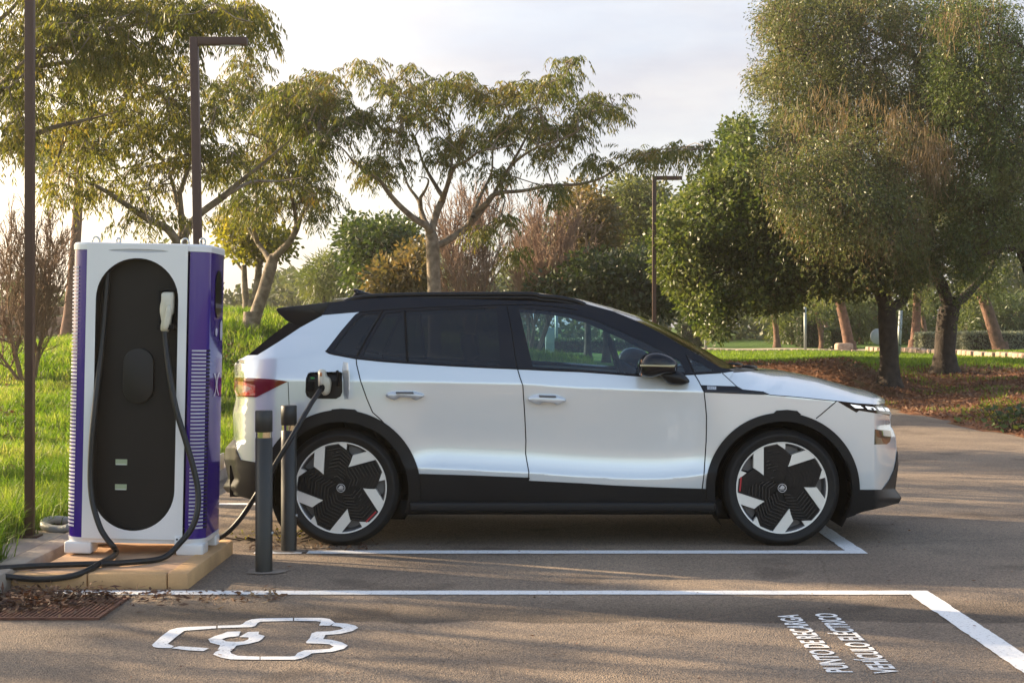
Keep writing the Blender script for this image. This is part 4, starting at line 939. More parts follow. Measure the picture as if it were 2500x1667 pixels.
# right side: oval display, card reader, white crossed-arcs emblem
yz = lambda poly, x: ([(x, y, z) for y, z in poly], [tuple(range(len(poly)))])
V, Fc = yz(stadium(8.785, .085, 1.43, 1.71, 16), XR + .0022); obj('side_display', V, Fc, M['gloss'], ch, smooth=False)
V, Fc = yz(stadium(8.875, .028, 1.30, 1.42, 8), XR + .0022); obj('card_reader', V, Fc, vent, ch, smooth=False)
V, Fc = lathe_y([(0, -.003), (.02, -.003), (.024, 0)], (0, 0, 0), 24); V = [(XR + .002 - b, 8.735 + a, 1.35 + c) for a, b, c in V]; obj('reader_ring', V, Fc, vent, ch)
mb = MB()
for s_ in (-1, 1):
    a = np.linspace(-1, 1, 13); V = []
    for t_ in a:
        yy = 8.775 + s_ * (.010 + .055 * t_ * t_); zz_ = 1.045 + .066 * t_
        V += [(XR + .0022, yy - .011, zz_), (XR + .0022, yy + .011, zz_)]
    mb.add(V, [(2 * i, 2 * i + 1, 2 * i + 3, 2 * i + 2) for i in range(12)])
mb.build('side_emblem', white, ch)
steel = pmat('galvanised_steel', (.60, .60, .58), rough=.3, metal=.8)
for px, yy, r_ in ((289, 8.56, .015), (494.6, 8.56, .019), (452, 8.92, .028), (234, 8.92, .028)):
    x = (px - CX) * yy / F - .035; t_ = np.linspace(0, 2 * np.pi, 17); mb = MB()
    mb.tube(np.stack([x + r_ * np.cos(t_) * .8, np.full(17, yy), 1.847 + r_ * .9 + r_ * np.sin(t_)], 1), .006, 6); mb.build('lifting_eye', steel, ch, smooth=True)
ch.rotation_euler = (0, R(1.15), 0)

# ---- cables
cabm = pmat('cable_rubber', (.009, .009, .010), rough=.36, spec=.35, c2=(.013, .013, .014), scale=30)
def PZ(T, x, y, Z): return W(*T(x, y), Z)
def GZ(T, x, y, z):
    px, py = T(x, y); return W(px, py, (HC - z) * F / (py - CY))
c1 = [PZ(TD, 700, 418, 8.50), PZ(TD, 706, 500, 8.49), PZ(TD, 722, 620, 8.465), PZ(TD, 748, 760, 8.445), PZ(TD, 790, 900, 8.43), PZ(TD, 822, 1010, 8.42), PZ(TD, 842, 1110, 8.41), PZ(TD, 839, 1200, 8.39), PZ(TD, 815, 1270, 8.37), PZ(TD, 770, 1328, 8.34), GZ(TI, 1500, 415, .102), GZ(TI, 1200, 458, .101), GZ(TI, 900, 472, .101), GZ(TI, 600, 481, .101), GZ(TI, 300, 493, .101), GZ(TI, 0, 512, .104), GZ(TI, -300, 520, .12), GZ(TI, -700, 480, .12), GZ(TI, -1100, 420, .09)]
k1 = thing('charging_cable', 'black charging cable hanging from the cream plug on the right of the dark oval panel', 'cable', c1[0])
V, Fc = tube(catmull(c1, 7), .0165, 12); obj('cord', V, Fc, cabm, k1)
V, Fc = pillow(conv(TD, [(690, 272), (700, 267), (732, 267), (740, 272), (741, 305), (738, 355), (731, 365), (726, 395), (715, 436), (686, 430), (690, 395), (683, 355), (684, 325), (689, 300)]), 8.505, .075, k=2)
pg = obj('plug', V, Fc, M['cream'], k1)
V, Fc = pillow(conv(TD, [(708, 335), (722, 320), (728, 360), (722, 395), (710, 428), (696, 425), (700, 380)]), 8.462, .03, k=2); obj('plug_grip', V, Fc, M['cream'], pg)
c2 = [PZ(TD, 460, 140, 8.545), PZ(TD, 453, 250, 8.54), PZ(TD, 442, 400, 8.53), PZ(TD, 427, 550, 8.51), PZ(TD, 410, 700, 8.48), PZ(TD, 394, 850, 8.455), PZ(TD, 386, 980, 8.445), PZ(TD, 385, 1080, 8.435), PZ(TD, 396, 1170, 8.42), PZ(TI, 915, 130, 8.40), PZ(TI, 975, 235, 8.39), PZ(TI, 1040, 315, 8.385), GZ(TI, 1066, 362, .106), GZ(TI, 1030, 410, .101), GZ(TI, 930, 462, .101), PZ(TI, 800, 535, 7.92), PZ(TI, 640, 588, 7.852), PZ(TI, 400, 614, 7.85), PZ(TI, 200, 605, 7.85), PZ(TI, 0, 583, 7.82), PZ(TI, -300, 540, 7.85), PZ(TI, -600, 490, 8.0), PZ(TI, -900, 440, 8.2)]
k2 = thing('charging_cable', 'black charging cable looping down the left of the dark oval panel and across the plinth', 'cable', c2[0])
V, Fc = tube(catmull(c2, 7), .0165, 12); obj('cord', V, Fc, cabm, k2)
c3 = [W(505, 1322, 8.96), PZ(TK, 40, 1298, 9.0), PZ(TK, 120, 1245, 9.0), PZ(TK, 200, 1160, 9.0), PZ(TK, 265, 1070, 9.0), PZ(TK, 325, 975, 8.98), PZ(TK, 455, 768, 8.97), PZ(TK, 520, 662, 8.98), PZ(TK, 590, 545, 9.0), PZ(TK, 650, 440, 9.06), PZ(TE, 634, 1085, 9.14), PZ(TE, 680, 1008, 9.22), PZ(TE, 722, 945, 9.28), PZ(TE, 752, 905, 9.32)]
k3 = thing('charging_cable', 'black charging cable running from behind the charger up past the bollards into the car', 'cable', c3[0])
V, Fc = tube(catmull(c3, 7), .0155, 12); obj('cord', V, Fc, cabm, k3)
V, Fc = pillow(conv(TE, [(722, 800), (730, 790), (748, 787), (768, 796), (776, 832), (798, 848), (808, 880), (803, 930), (788, 958), (758, 966), (738, 935), (722, 892)]), 9.355, .11, k=2); pg3 = obj('plug', V, Fc, M['cream'], k3)
V, Fc = pillow(conv(TE, [(727, 808), (745, 805), (750, 870), (748, 892), (728, 890)]), 9.285, .05, k=2); obj('plug_grip', V, Fc, pmat('plug_ivory', (.66, .60, .50), rough=.4), pg3)
mb = MB(); mb.box(PZ(TE, 738, 822, 9.262), (.014, .012, .024)); mb.build('release_button', pmat('button_orange', (.55, .22, .08), rough=.4), pg3, bevel=.003)
mb = MB(); mb.tube([c3[-1] + (c3[-1] - c3[-2]) * .35, c3[-1] - (c3[-1] - c3[-2]) * .6], [.026, .020], 12); mb.build('plug_collar', M['dark'], pg3, smooth=True)

# ---- bollards
bolm = pmat('bollard_grey', (.028, .028, .026), rough=.42, c2=(.022, .022, .021), scale=4, metal=.2, bump=.03, bscale=200)
bold = pmat('bollard_cap', (.022, .022, .021), rough=.5)
chrome = pmat('polished_band', (.72, .66, .50), rough=.12, metal=1)
patch = pmat('mortar_patch', (.30, .24, .19), rough=.95, c2=(.22, .18, .14), scale=14, bump=.4, bscale=60)
def bollard(x, y, h, label):
    b = thing('bollard', label, 'bollard', (x, y, 0), 'steel bollards in front of the car')
    r = .0478
    V, Fc = lathe_z([(r, -.02), (r, h - .155), (r - .004, h - .152), (r - .004, h - .150)], (x, y, 0), 40); obj('post', V, Fc, bolm, b)
    V, Fc = lathe_z([(r - .0035, h - .152), (r - .0035, h - .119)], (x, y, 0), 40); obj('reflective_band', V, Fc, chrome, b)
    V, Fc = lathe_z([(r - .004, h - .121), (r + .0005, h - .119), (r + .0005, h - .004), (r - .004, h), (0, h + .001)], (x, y, 0), 40); obj('cap', V, Fc, bold, b)
    mb = MB(); mb.tube([(x + r - .004, y - .012, .22), (x + r + .006, y - .014, .22)], .009, 10); mb.build('screw', steel, b, smooth=True)
    a = np.linspace(0, 2 * np.pi, 25)[:-1]; rr_ = np.random.default_rng(int(y * 100)).uniform(.075, .115, 24)
    V = [(x + .01 + 1.15 * q * math.cos(t_), y + q * math.sin(t_), .006) for q, t_ in zip(rr_, a)]; obj('mortar_collar', V, [tuple(range(24))], patch, b, smooth=False)
bollard(-1.442, 8.42, .905, 'nearer dark grey bollard standing just in front of the other one'); bollard(-1.4225, 9.2, .892, 'farther dark grey bollard beside the rear wheel, partly crossed by the cable')

# ---- street lamps
rust = pmat('brown_steel', (.080, .040, .027), rough=.5, c2=(.065, .032, .022), scale=3, metal=.2)
def lamp(pts_px, Z, w, arm, label, zb, lean=0.0, arm_t=None):
    (xb, xt, yt) = pts_px
    top = W(xt, yt, Z); bot = np.array([(xb - CX) * Z / F, Z, zb])
    t_ = thing('street_lamp', label, 'street lamp', bot, 'brown square street lamps')
    mb = MB(); d = top - bot; mb.add([(p[0] + sx * w / 2, p[1] + sy * w / 2, p[2]) for p in (bot - d * .02, top) for sx, sy in ((-1, -1), (1, -1), (1, 1), (-1, 1))], [(0, 1, 5, 4), (1, 2, 6, 5), (2, 3, 7, 6), (3, 0, 4, 7), (4, 5, 6, 7), (3, 2, 1, 0)])
    mb.build('pole', rust, t_, bevel=.004)
    if arm:
        at = arm_t or w; mb = MB(); mb.box((top[0] + arm / 2 + w / 2 + .001, Z, top[2] - at / 2), (arm, w * .98, at)); a_ = mb.build('arm', rust, t_, bevel=.004)
        mb = MB(); mb.box((top[0] + arm * .75, Z, top[2] - at - .003), (arm * .4, w * .6, .006)); mb.build('lamp_panel', pmat('lamp_diffuser', (.6, .6, .58), rough=.4), a_)
    mb = MB(); mb.box((bot[0], bot[1], bot[2] + .006), (w * 2.4, w * 2.4, .014)); mb.build('base_plate', rust, t_, bevel=.003)
lamp((72.5, 74, -1200), 9.18, .052, 0.62, 'nearest brown lamp post, rising out of the picture left of the charger', .09)
lamp((494, 474, 92), 11.5, .0610, .375, 'brown lamp post with a short right-hand arm, standing right behind the charger', .02)
lamp((1597, 1597.5, 430), 26.9, .070, .46, 'distant brown lamp post with right-hand arm beyond the car windscreen', .1)

# ---- drain grate, conduit, bricks, left of the charger
gr = thing('drain_grate', 'rusty iron drain grate littered with leaves in front of the plinth', 'drain grate', (-2.3, 7.3, 0))
rusty = pmat('rusty_iron', (.17, .070, .040), rough=.8, c2=(.10, .040, .025), scale=12, bump=.2, bscale=90)
mb = MB(); mb.box((-2.33, 7.05, .006), (.70, .02, .012)); mb.box((-2.33, 7.57, .006), (.70, .02, .012)); mb.box((-1.99, 7.31, .006), (.02, .50, .012)); mb.box((-2.67, 7.31, .006), (.02, .50, .012)); mb.build('frame', rusty, gr)
mb = MB()
for x in np.arange(-2.655, -2.005, .022): mb.box((x, 7.31, .006), (.011, .498, .010))
mb.build('bars', rusty, gr)
mb = MB(); mb.box((-2.33, 7.31, -.004), (.66, .50, .012)); mb.build('drain_pit', M['dark'], gr)
pp = [PZ(TI, 640, 140, 9.35), PZ(TI, 560, 158, 9.38), PZ(TI, 470, 150, 9.4), PZ(TI, 400, 118, 9.45), PZ(TI, 415, 85, 9.5), PZ(TI, 500, 68, 9.55), PZ(TI, 600, 75, 9.6), PZ(TI, 660, 90, 9.6)]
V, Fc = tube(catmull(pp, 6), .026, 12); o = obj('conduit_pipe', V, Fc, pmat('grey_conduit', (.33, .33, .31), rough=.5), origin=pp[0]); tag(o, 'grey plastic conduit pipe curling out of the grass left of the charger', 'pipe')
mb = MB()
for i in range(7):
    c = PZ(TI, 215 + 62 * i, 158, 9.62); mb.box((c[0], 9.66, .105), (.155, .11, .05))
o = mb.build('brick_edging', pmat('red_brick', (.30, .10, .06), rough=.85, c2=(.22, .08, .05), scale=20, bump=.3, bscale=100), bevel=.006); tag(o, 'short row of red edging bricks in the grass beside the grey conduit', 'brick edging')
# ------------------------------------------------------------------ vegetation
def norm(v): return v / (np.linalg.norm(v, axis=-1, keepdims=True) + 1e-12)
def kites(B, D, L, Wd, nrm=None, wpos=.45):
    """kite-shaped leaves: base points B, directions D, lengths, widths"""
    B = np.asarray(B, float); D = norm(np.asarray(D, float)); n = len(B)
    if nrm is None: nrm = rng.normal(size=(n, 3))
    sd_ = norm(np.cross(D, nrm)); L = np.broadcast_to(np.asarray(L, float), (n,))[:, None]; Wd = np.broadcast_to(np.asarray(Wd, float), (n,))[:, None]
    V = np.stack([B, B + D * L * wpos + sd_ * Wd / 2, B + D * L, B + D * L * wpos - sd_ * Wd / 2], 1)
    return V
def leaf_obj(name, Vq, mat, parent=None, origin=None):
    n = len(Vq); V = Vq.reshape(-1, 3); Fq = np.arange(4 * n).reshape(n, 4)
    return obj(name, V, [Fq], mat, parent, False, origin=origin)
def leaves_albizia(tips, dirs, sc=1.0, m=6):
    n = len(tips); out = []
    for k in range(m):
        az = rng.uniform(0, 2 * np.pi, n); h = np.stack([np.cos(az), np.sin(az), np.zeros(n)], 1) + dirs * .6; h = norm(h)
        L = rng.uniform(.22, .36, n)[:, None] * sc; b0 = tips + rng.normal(0, .05 * sc, (n, 3))
        pr = norm(np.cross(h, [0, 0, 1.0]))
        droop = rng.uniform(.5, 1.3, n)[:, None]
        for s in (.15, .3, .45, .6, .75, .9, 1.0):
            p = b0 + h * L * s * .9 + np.array([0, 0, 1.0]) * L * (.35 * s - droop * s * s)
            for sgn in (-1, 1):
                d = pr * sgn * .5 + h * .35 * (1 - s * .5) + np.array([0, 0, -1.0]) * (.55 + .6 * s) + rng.normal(0, .15, (n, 3))
                out.append(kites(p, d, rng.uniform(.07, .15, n) * sc, .021 * sc, wpos=.5))
    return np.concatenate(out)
def leaves_cloud(tips, dirs, k=30, rad=.22, L=(.05, .08), wd=(.018, .026), droop=.4, flat=1.0):
    n = len(tips); B = np.repeat(tips, k, 0); r = rng.normal(size=(n * k, 3)); r = norm(r) * (rng.uniform(0, 1, (n * k, 1)) ** .5) * rad; r[:, 2] *= flat
    D = norm(r + 1e-6) * .7 + np.repeat(dirs, k, 0) * .5 + rng.normal(0, .5, (n * k, 3)) + np.array([0, 0, -droop])
    return kites(B + r, D, rng.uniform(*L, n * k), rng.uniform(*wd, n * k))
def leaves_strand(tips, dirs, k=12, L=(.5, 1.2), leaf=(.05, .09), wd=(.014, .024)):
    n = len(tips); Ls = rng.uniform(*L, n); sw = rng.normal(0, .16, (n, 3)); out = []
    for i in range(k):
        s = (i + rng.uniform(0, 1, n)) / k; p = tips + np.array([0, 0, -1.0]) * (Ls * s)[:, None] + (sw + dirs * .25) * (Ls * np.sqrt(s))[:, None] + rng.normal(0, .035, (n, 3))
        for _ in range(3): out.append(kites(p, rng.normal(0, .6, (n, 3)) + [0, 0, -.8], rng.uniform(*leaf, n), rng.uniform(*wd, n)))
    return np.concatenate(out)
def grow(limbs, att, step=.35, up=.15, tip_r=.005, expo=2.3, rmax=None):
    """limbs: list of (points Nx3, r0, r1); att: attractor points. Returns nodes, parents, radii, tips, tip directions"""
    P = []; par = []; rmin = []
    for pts, r0, r1 in limbs:
        pts = np.asarray(pts, float); k0 = None
        if P:
            d = np.linalg.norm(np.array(P) - pts[0], axis=1); k0 = int(d.argmin())
        prev = k0; q = catmull(pts, 4) if len(pts) > 2 else pts
        for i, p in enumerate(q):
            if i == 0 and prev is not None: continue
            P.append(p); par.append(-1 if prev is None else prev); rmin.append(r0 + (r1 - r0) * i / (len(q) - 1)); prev = len(P) - 1
    nl = len(P); att = np.asarray(att, float)
    cap_ = nl + len(att) * 10; A = np.zeros((cap_, 3)); A[:nl] = P; cnt = nl
    d0 = np.array([np.min(np.linalg.norm(A[:nl] - a, axis=1)) for a in att]); order = np.argsort(d0)
    tips = []; tdir = []; low = min(p[2] for p in P) + .25 * (max(p[2] for p in P) - min(p[2] for p in P))
    okl = np.array([p[2] > low for p in P] )
    ok = np.zeros(cap_, bool); ok[:nl] = okl
    for ai in order:
        a = att[ai]; d = np.linalg.norm(A[:cnt] - a, axis=1); d = np.where(ok[:cnt], d, 1e9); j = int(d.argmin()); L = d[j]
        base = A[j]; k = max(1, min(8, int(round(L / step)))); prev = j
        pj = par[j]; pd = (A[j] - A[pj]) if pj >= 0 else np.array([0, 0, 1.0]); pd = pd / (np.linalg.norm(pd) + 1e-9)
        c = base + (pd * .35 + np.array([0, 0, up])) * L * .5
        for i in range(1, k + 1):
            t = i / k; p = (1 - t) ** 2 * base + 2 * t * (1 - t) * (c * .5 + (base + a) * .25) + t * t * a
            if i < k: p = p + rng.normal(0, .03 * min(L, 1), 3)
            A[cnt] = p; ok[cnt] = True; par.append(prev); rmin.append(tip_r); prev = cnt; cnt += 1
        tips.append(a); dd = A[prev] - A[par[prev]]; tdir.append(dd / (np.linalg.norm(dd) + 1e-9))
    A = A[:cnt]; par = np.array(par); rmin = np.array(rmin); acc = np.zeros(cnt)
    rad = np.zeros(cnt)
    for i in range(cnt - 1, -1, -1):
        rad[i] = max(acc[i] ** (1 / expo) if acc[i] > 0 else tip_r, tip_r) if i >= nl else max(min(acc[i] ** (1 / expo) if acc[i] > 0 else 0, rmin[i] * 1.25), rmin[i])
        if par[i] >= 0: acc[par[i]] += rad[i] ** expo
    return A, par, rad, np.array(tips), np.array(tdir), nl
def branch_mesh(A, par, rad, nl):
    Vs = []; Fs = []; base = 0
    kids = {}
    for i, p in enumerate(par): kids.setdefault(int(p), []).append(i)
    idx = np.array([i for i in range(len(A)) if par[i] >= 0])
    for lo, hi, n in ((.035, 99, 10), (.012, .035, 5), (0, .012, 3)):
        s = idx[(rad[idx] >= lo) & (rad[idx] < hi)]
        if not len(s): continue
        p0, p1 = A[par[s]], A[s]; d = norm(p1 - p0); ref = np.where(np.abs(d[:, 2:3]) > .9, np.array([[1.0, 0, 0]]), np.array([[0, 0, 1.0]]))
        u = norm(np.cross(d, ref)); w = np.cross(d, u); a = np.linspace(0, 2 * np.pi, n, endpoint=False)
        ring = u[:, None, :] * np.cos(a)[None, :, None] + w[:, None, :] * np.sin(a)[None, :, None]
        r0 = np.minimum(rad[par[s]], rad[s] * 1.35)[:, None, None]; r1 = rad[s][:, None, None]
        e = (d * np.minimum(rad[s], .02)[:, None] * .5)[:, None, :]
        V = np.concatenate([p0[:, None, :] - e + ring * r0, p1[:, None, :] + e + ring * r1], 1)
        m = len(s); b = (np.arange(m) * 2 * n)[:, None] + base; j = np.arange(n)[None, :]; jn = (j + 1) % n
        Fs.append(np.stack([b + j, b + jn, b + n + jn, b + n + j], -1).reshape(-1, 4)); Vs.append(V.reshape(-1, 3)); base += m * 2 * n
    return np.concatenate(Vs), Fs
def blob_pts(T, Z, blobs, zr):
    out = []
    for b in blobs:
        cx, cy, rx, ry, n = b[:5]; zo = b[5] if len(b) > 5 else 0; z_ = b[6] if len(b) > 6 else zr
        v = norm(rng.normal(size=(n, 3))) * rng.uniform(.25, 1, (n, 1)) ** .45 * np.where(rng.random((n, 1)) < .14, rng.uniform(1, 1.38, (n, 1)), 1)
        for k in range(n):
            px, py = T(cx + v[k, 0] * rx, cy + v[k, 1] * ry); out.append(W(px, py, Z + zo + v[k, 2] * z_))
    return np.array(out)
def limb(T, Z, pts, r0, r1, dz=0.0):
    n = len(pts); return ([W(*T(p[0], p[1]), Z + dz * i / max(1, n - 1) + (p[2] if len(p) > 2 else 0)) for i, p in enumerate(pts)], r0, r1)
bark_grey = pmat('grey_bark', (.27, .215, .155), rough=.9, c2=(.115, .085, .058), scale=9, bump=.6, bscale=40, detail=8)
bark_dark = pmat('dark_bark', (.060, .044, .034), rough=.95, c2=(.026, .019, .015), scale=7, bump=.9, bscale=22, detail=8)
bark_pine = pmat('pine_bark', (.21, .115, .075), rough=.95, c2=(.10, .055, .038), scale=8, bump=.8, bscale=25, detail=8)
twig_pink = pmat('bare_twigs', (.38, .255, .175), rough=.85, c2=(.26, .165, .11), scale=3)
twig_brown = pmat('brown_twigs', (.24, .145, .085), rough=.85, c2=(.15, .09, .055), scale=3)
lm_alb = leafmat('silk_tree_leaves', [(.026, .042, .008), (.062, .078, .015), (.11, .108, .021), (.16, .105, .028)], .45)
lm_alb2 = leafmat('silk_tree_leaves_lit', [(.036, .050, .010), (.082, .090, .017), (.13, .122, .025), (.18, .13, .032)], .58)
lm_oli = leafmat('olive_leaves', [(.026, .039, .012), (.062, .080, .021), (.118, .130, .036), (.18, .17, .062)], .36, .42)
lm_oli2 = leafmat('olive_leaves_fresh', [(.028, .046, .012), (.062, .092, .020), (.115, .140, .034), (.18, .18, .07)], .34, .42)
lm_with = leafmat('withered_sprays', [(.10, .068, .034), (.18, .125, .062), (.27, .20, .10)], .4, .6)
lm_car = leafmat('carob_leaves', [(.022, .040, .010), (.058, .086, .019), (.115, .140, .032), (.19, .20, .068)], .34, .42, .35)
lm_yel = leafmat('yellowing_leaves', [(.075, .095, .014), (.17, .16, .025), (.25, .20, .035)], .5)
lm_red = leafmat('reddish_leaves', [(.045, .048, .016), (.10, .082, .028), (.17, .11, .04)], .4)
lm_bush = leafmat('bush_leaves', [(.022, .038, .012), (.05, .075, .018), (.095, .115, .028)], .3)
lm_pine = leafmat('pine_needles', [(.040, .060, .014), (.085, .105, .022), (.16, .165, .035)], .35)
lm_far = leafmat('far_leaves', [(.035, .048, .018), (.070, .085, .028), (.115, .120, .042)], .35)
lm_hedge = leafmat('grey_hedge_leaves', [(.15, .17, .10), (.24, .25, .16), (.30, .31, .21)], .25)
lm_hdark = leafmat('dark_hedge_leaves', [(.016, .028, .010), (.040, .060, .018), (.075, .095, .028)], .28)

def tree(name, label, group, T, Z, limbs, blobs, leaf, bark, zr=1.5, tip_r=.005, step=.35, up=.15, cat='tree', leaf_name='crown', wood_name='trunk'):
    L = [limb(T, Z, *l) if not isinstance(l[0], np.ndarray) else l for l in limbs]
    base = np.array(L[0][0][0]); gz = float(ground_z(base[0], base[1])) if not on_road(base[0], base[1]) else 0.0
    p = list(L[0][0])
    if base[2] > gz: p = [np.array([base[0] - (p[1][0] - p[0][0]) * .3, base[1], gz - .05])] + p
    L[0] = (p, L[0][1], L[0][2]); base = np.array([p[0][0], p[0][1], gz])
    t = thing(name, label, cat, base, group)
    att = blob_pts(T, Z, blobs, zr)
    gz_ = ground_z(att[:, 0], att[:, 1]); att = att[att[:, 2] > gz_ + .25]
    A, par, rad, tips, td, nl = grow(L, att, step, up, tip_r)
    # flare the foot
    V, Fs = branch_mesh(A, par, rad, nl); obj(wood_name, V, Fs, bark, t)
    r0 = L[0][1]; V, Fc = lathe_z([(r0 * 1.6, -.1), (r0 * 1.35, .04), (r0 * 1.12, .16), (r0 * 1.0, .34)], base, 14)
    obj('root_flare', V, Fc, bark, t)
    if leaf:
        for i, (fn, mat, frac) in enumerate(leaf):
            sel = rng.random(len(tips)) < frac if frac < 1 else np.ones(len(tips), bool)
            if sel.any(): leaf_obj(leaf_name, fn(tips[sel], td[sel]), mat, t)
    return t
SG = 'silk trees behind the charger and the car'
# centre silk tree
tree('silk_tree', 'wide spreading silk tree with forked lichen-covered trunk behind the car roof', SG, TL, 24.0, [
    ([(787, 1520), (785, 1375), (780, 1250), (775, 1130), (765, 1060)], .115, .082),
    ([(768, 1075), (745, 1030), (680, 990), (600, 920), (540, 850), (490, 780), (430, 740), (360, 690), (300, 620), (230, 570)], .062, .006, -1.2),
    ([(740, 1020), (715, 950), (700, 890), (650, 820), (620, 740), (600, 640)], .045, .006, 1.0),
    ([(702, 890), (740, 830), (752, 780), (700, 765)], .03, .006, -.5),
    ([(768, 1060), (800, 950), (830, 880), (808, 840), (760, 760), (720, 680), (690, 580), (640, 480)], .060, .006, .6),
    ([(830, 880), (860, 800), (890, 720), (960, 680), (1030, 630), (1150, 610), (1250, 560)], .04, .006, -1.5),
    ([(775, 1125), (815, 1125), (870, 1095), (950, 1040), (1010, 980), (1050, 930), (1090, 880), (1130, 800), (1180, 720), (1240, 620), (1300, 500), (1370, 370), (1420, 230)], .062, .006, .8),
    ([(985, 1000), (1010, 920), (1050, 830), (1090, 740), (1100, 620), (1160, 500)], .038, .006, 1.4),
    ([(1050, 925), (1110, 857), (1250, 842), (1400, 815), (1560, 805), (1680, 770), (1770, 710), (1900, 645), (2050, 612), (2200, 602)], .036, .006, -.6),
    ([(1130, 800), (1200, 700), (1330, 610), (1480, 560), (1600, 480)], .028, .006, -1.6),
    ([(860, 800), (880, 640), (860, 480), (900, 330), (940, 250)], .028, .006, 1.5),
 ], [(50, 330, 120, 80, 40), (70, 460, 120, 70, 32), (-30, 400, 90, 80, 22), (180, 250, 90, 40, 14), (150, 330, 150, 75, 34), (410, 185, 70, 26, 10), (300, 450, 190, 90, 46), (580, 295, 100, 55, 20), (700, 420, 150, 80, 34), (900, 255, 100, 45, 18), (1090, 360, 130, 70, 30), (1300, 320, 170, 80, 40), (1480, 165, 70, 34, 10), (1430, 250, 80, 40, 12), (1650, 350, 100, 45, 16), (1750, 410, 50, 30, 8), (1000, 560, 170, 70, 30), (1250, 480, 170, 60, 32), (1450, 530, 150, 50, 22), (490, 720, 140, 60, 28), (850, 660, 90, 55, 16), (1110, 740, 80, 40, 12), (1350, 610, 140, 45, 18), (1650, 690, 80, 30, 12), (1900, 640, 120, 26, 16), (2080, 632, 90, 26, 14), (2200, 610, 40, 20, 6), (1400, 815, 120, 18, 9), (1450, 850, 36, 20, 6), (1060, 1045, 50, 18, 6), (1145, 985, 34, 14, 5), (1210, 1170, 40, 18, 6), (200, 560, 120, 50, 18), (560, 560, 110, 60, 16), (760, 300, 90, 50, 10), (640, 190, 40, 20, 3), (1560, 430, 90, 40, 10)],
 [(lambda t, d: leaves_albizia(t, d, .95, 5), lm_alb, .85)], bark_grey, 1.7, .007)
# silk tree whose trunk leans right, left of the car spoiler
tree('silk_tree', 'silk tree with pale right-leaning trunk on the grass bank left of the spoiler', SG, TM, 26.5, [
    ([(1205, 1580), (1225, 1500), (1262, 1390), (1292, 1290), (1308, 1235)], .125, .095),
    ([(1300, 1270), (1275, 1220), (1245, 1180), (1200, 1110), (1170, 1050), (1120, 960)], .06, .006, .8),
    ([(1308, 1238), (1345, 1200), (1390, 1150), (1425, 1080), (1440, 1040), (1480, 980), (1530, 900)], .075, .02, -.6),
    ([(1200, 1110), (1230, 1000), (1220, 880), (1180, 760), (1200, 600), (1180, 420)], .04, .006, 1.0),
    ([(1425, 1080), (1400, 960), (1380, 830), (1350, 680), (1370, 540)], .04, .006, -1.2),
 ], [(1190, 300, 60, 70, 14), (1120, 450, 140, 90, 34), (1250, 560, 190, 100, 52), (1440, 480, 140, 90, 36), (1400, 690, 200, 110, 56), (1150, 800, 170, 110, 40), (1350, 900, 190, 90, 46), (1500, 950, 110, 90, 24), (1170, 1000, 130, 70, 24), (1480, 790, 100, 80, 20)],
 [(lambda t, d: leaves_albizia(t, d, 1.05, 5), lm_alb, .85)], bark_grey, 1.8, .007)
# silk tree directly behind the charger
tree('silk_tree', 'silk tree whose dark limbs rise right from behind the purple and white charger', SG, TM, 19.5, [
    ([(870, 1420), (866, 1300), (862, 1180)], .11, .09),
    ([(862, 1180), (800, 1095), (700, 1045), (560, 950), (460, 890), (350, 850), (260, 800)], .06, .006, -.8),
    ([(862, 1180), (872, 1060), (845, 960), (800, 800), (710, 690), (690, 560)], .05, .006, .9),
    ([(862, 1180), (930, 1050), (1070, 940), (1160, 862), (1250, 790), (1330, 720), (1400, 660)], .055, .006, -.4),
    ([(1070, 940), (1200, 872), (1330, 868), (1450, 850)], .03, .006, 1.2),
    ([(845, 960), (900, 800), (920, 640), (890, 480), (880, 360)], .035, .006, .5),
 ], [(330, 480, 200, 130, 52), (560, 330, 230, 120, 66), (700, 500, 210, 140, 72), (450, 660, 240, 110, 62), (800, 700, 190, 130, 60), (600, 880, 240, 110, 40), (330, 880, 140, 90, 26), (860, 350, 110, 90, 26), (720, 1040, 190, 60, 18), (960, 560, 110, 110, 30), (1050, 760, 120, 90, 24)],
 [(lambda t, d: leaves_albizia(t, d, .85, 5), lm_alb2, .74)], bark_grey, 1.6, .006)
# big silk tree reaching in from beyond the left edge
tree('silk_tree', 'large silk tree reaching in from beyond the left edge over the charger and lamp post', SG, TM, 16.5, [
    ([(-520, 1700), (-500, 1400), (-440, 1050), (-330, 860)], .17, .13),
    ([(-330, 860), (-150, 770), (0, 722), (120, 665), (250, 612), (400, 578), (560, 535)], .075, .006, .6),
    ([(-330, 860), (-180, 620), (0, 420), (180, 260), (420, 160), (700, 110)], .08, .006, -1.2),
    ([(0, 420), (150, 330), (330, 300), (480, 290), (640, 300)], .04, .006, 1.0),
    ([(-330, 860), (-300, 560), (-150, 250), (50, 50), (200, -120)], .07, .006, .4),
    ([(560, 235), (520, 160), (600, 130), (700, 70)], .02, .006),
 ], [(60, 300, 130, 230, 56), (260, 110, 240, 120, 60), (560, 60, 290, 80, 60), (830, 55, 240, 60, 44), (1060, 40, 170, 50, 30), (1190, 90, 80, 60, 16), (1270, 165, 26, 26, 5), (60, 640, 130, 120, 26), (930, 150, 100, 50, 12), (400, 260, 200, 120, 44), (650, 230, 150, 80, 24), (-250, 300, 250, 350, 60), (-300, 0, 300, 200, 40), (300, -100, 400, 100, 50)],
 [(lambda t, d: leaves_albizia(t, d, .80, 5), lm_alb2, .95)], bark_grey, 1.8, .0055)
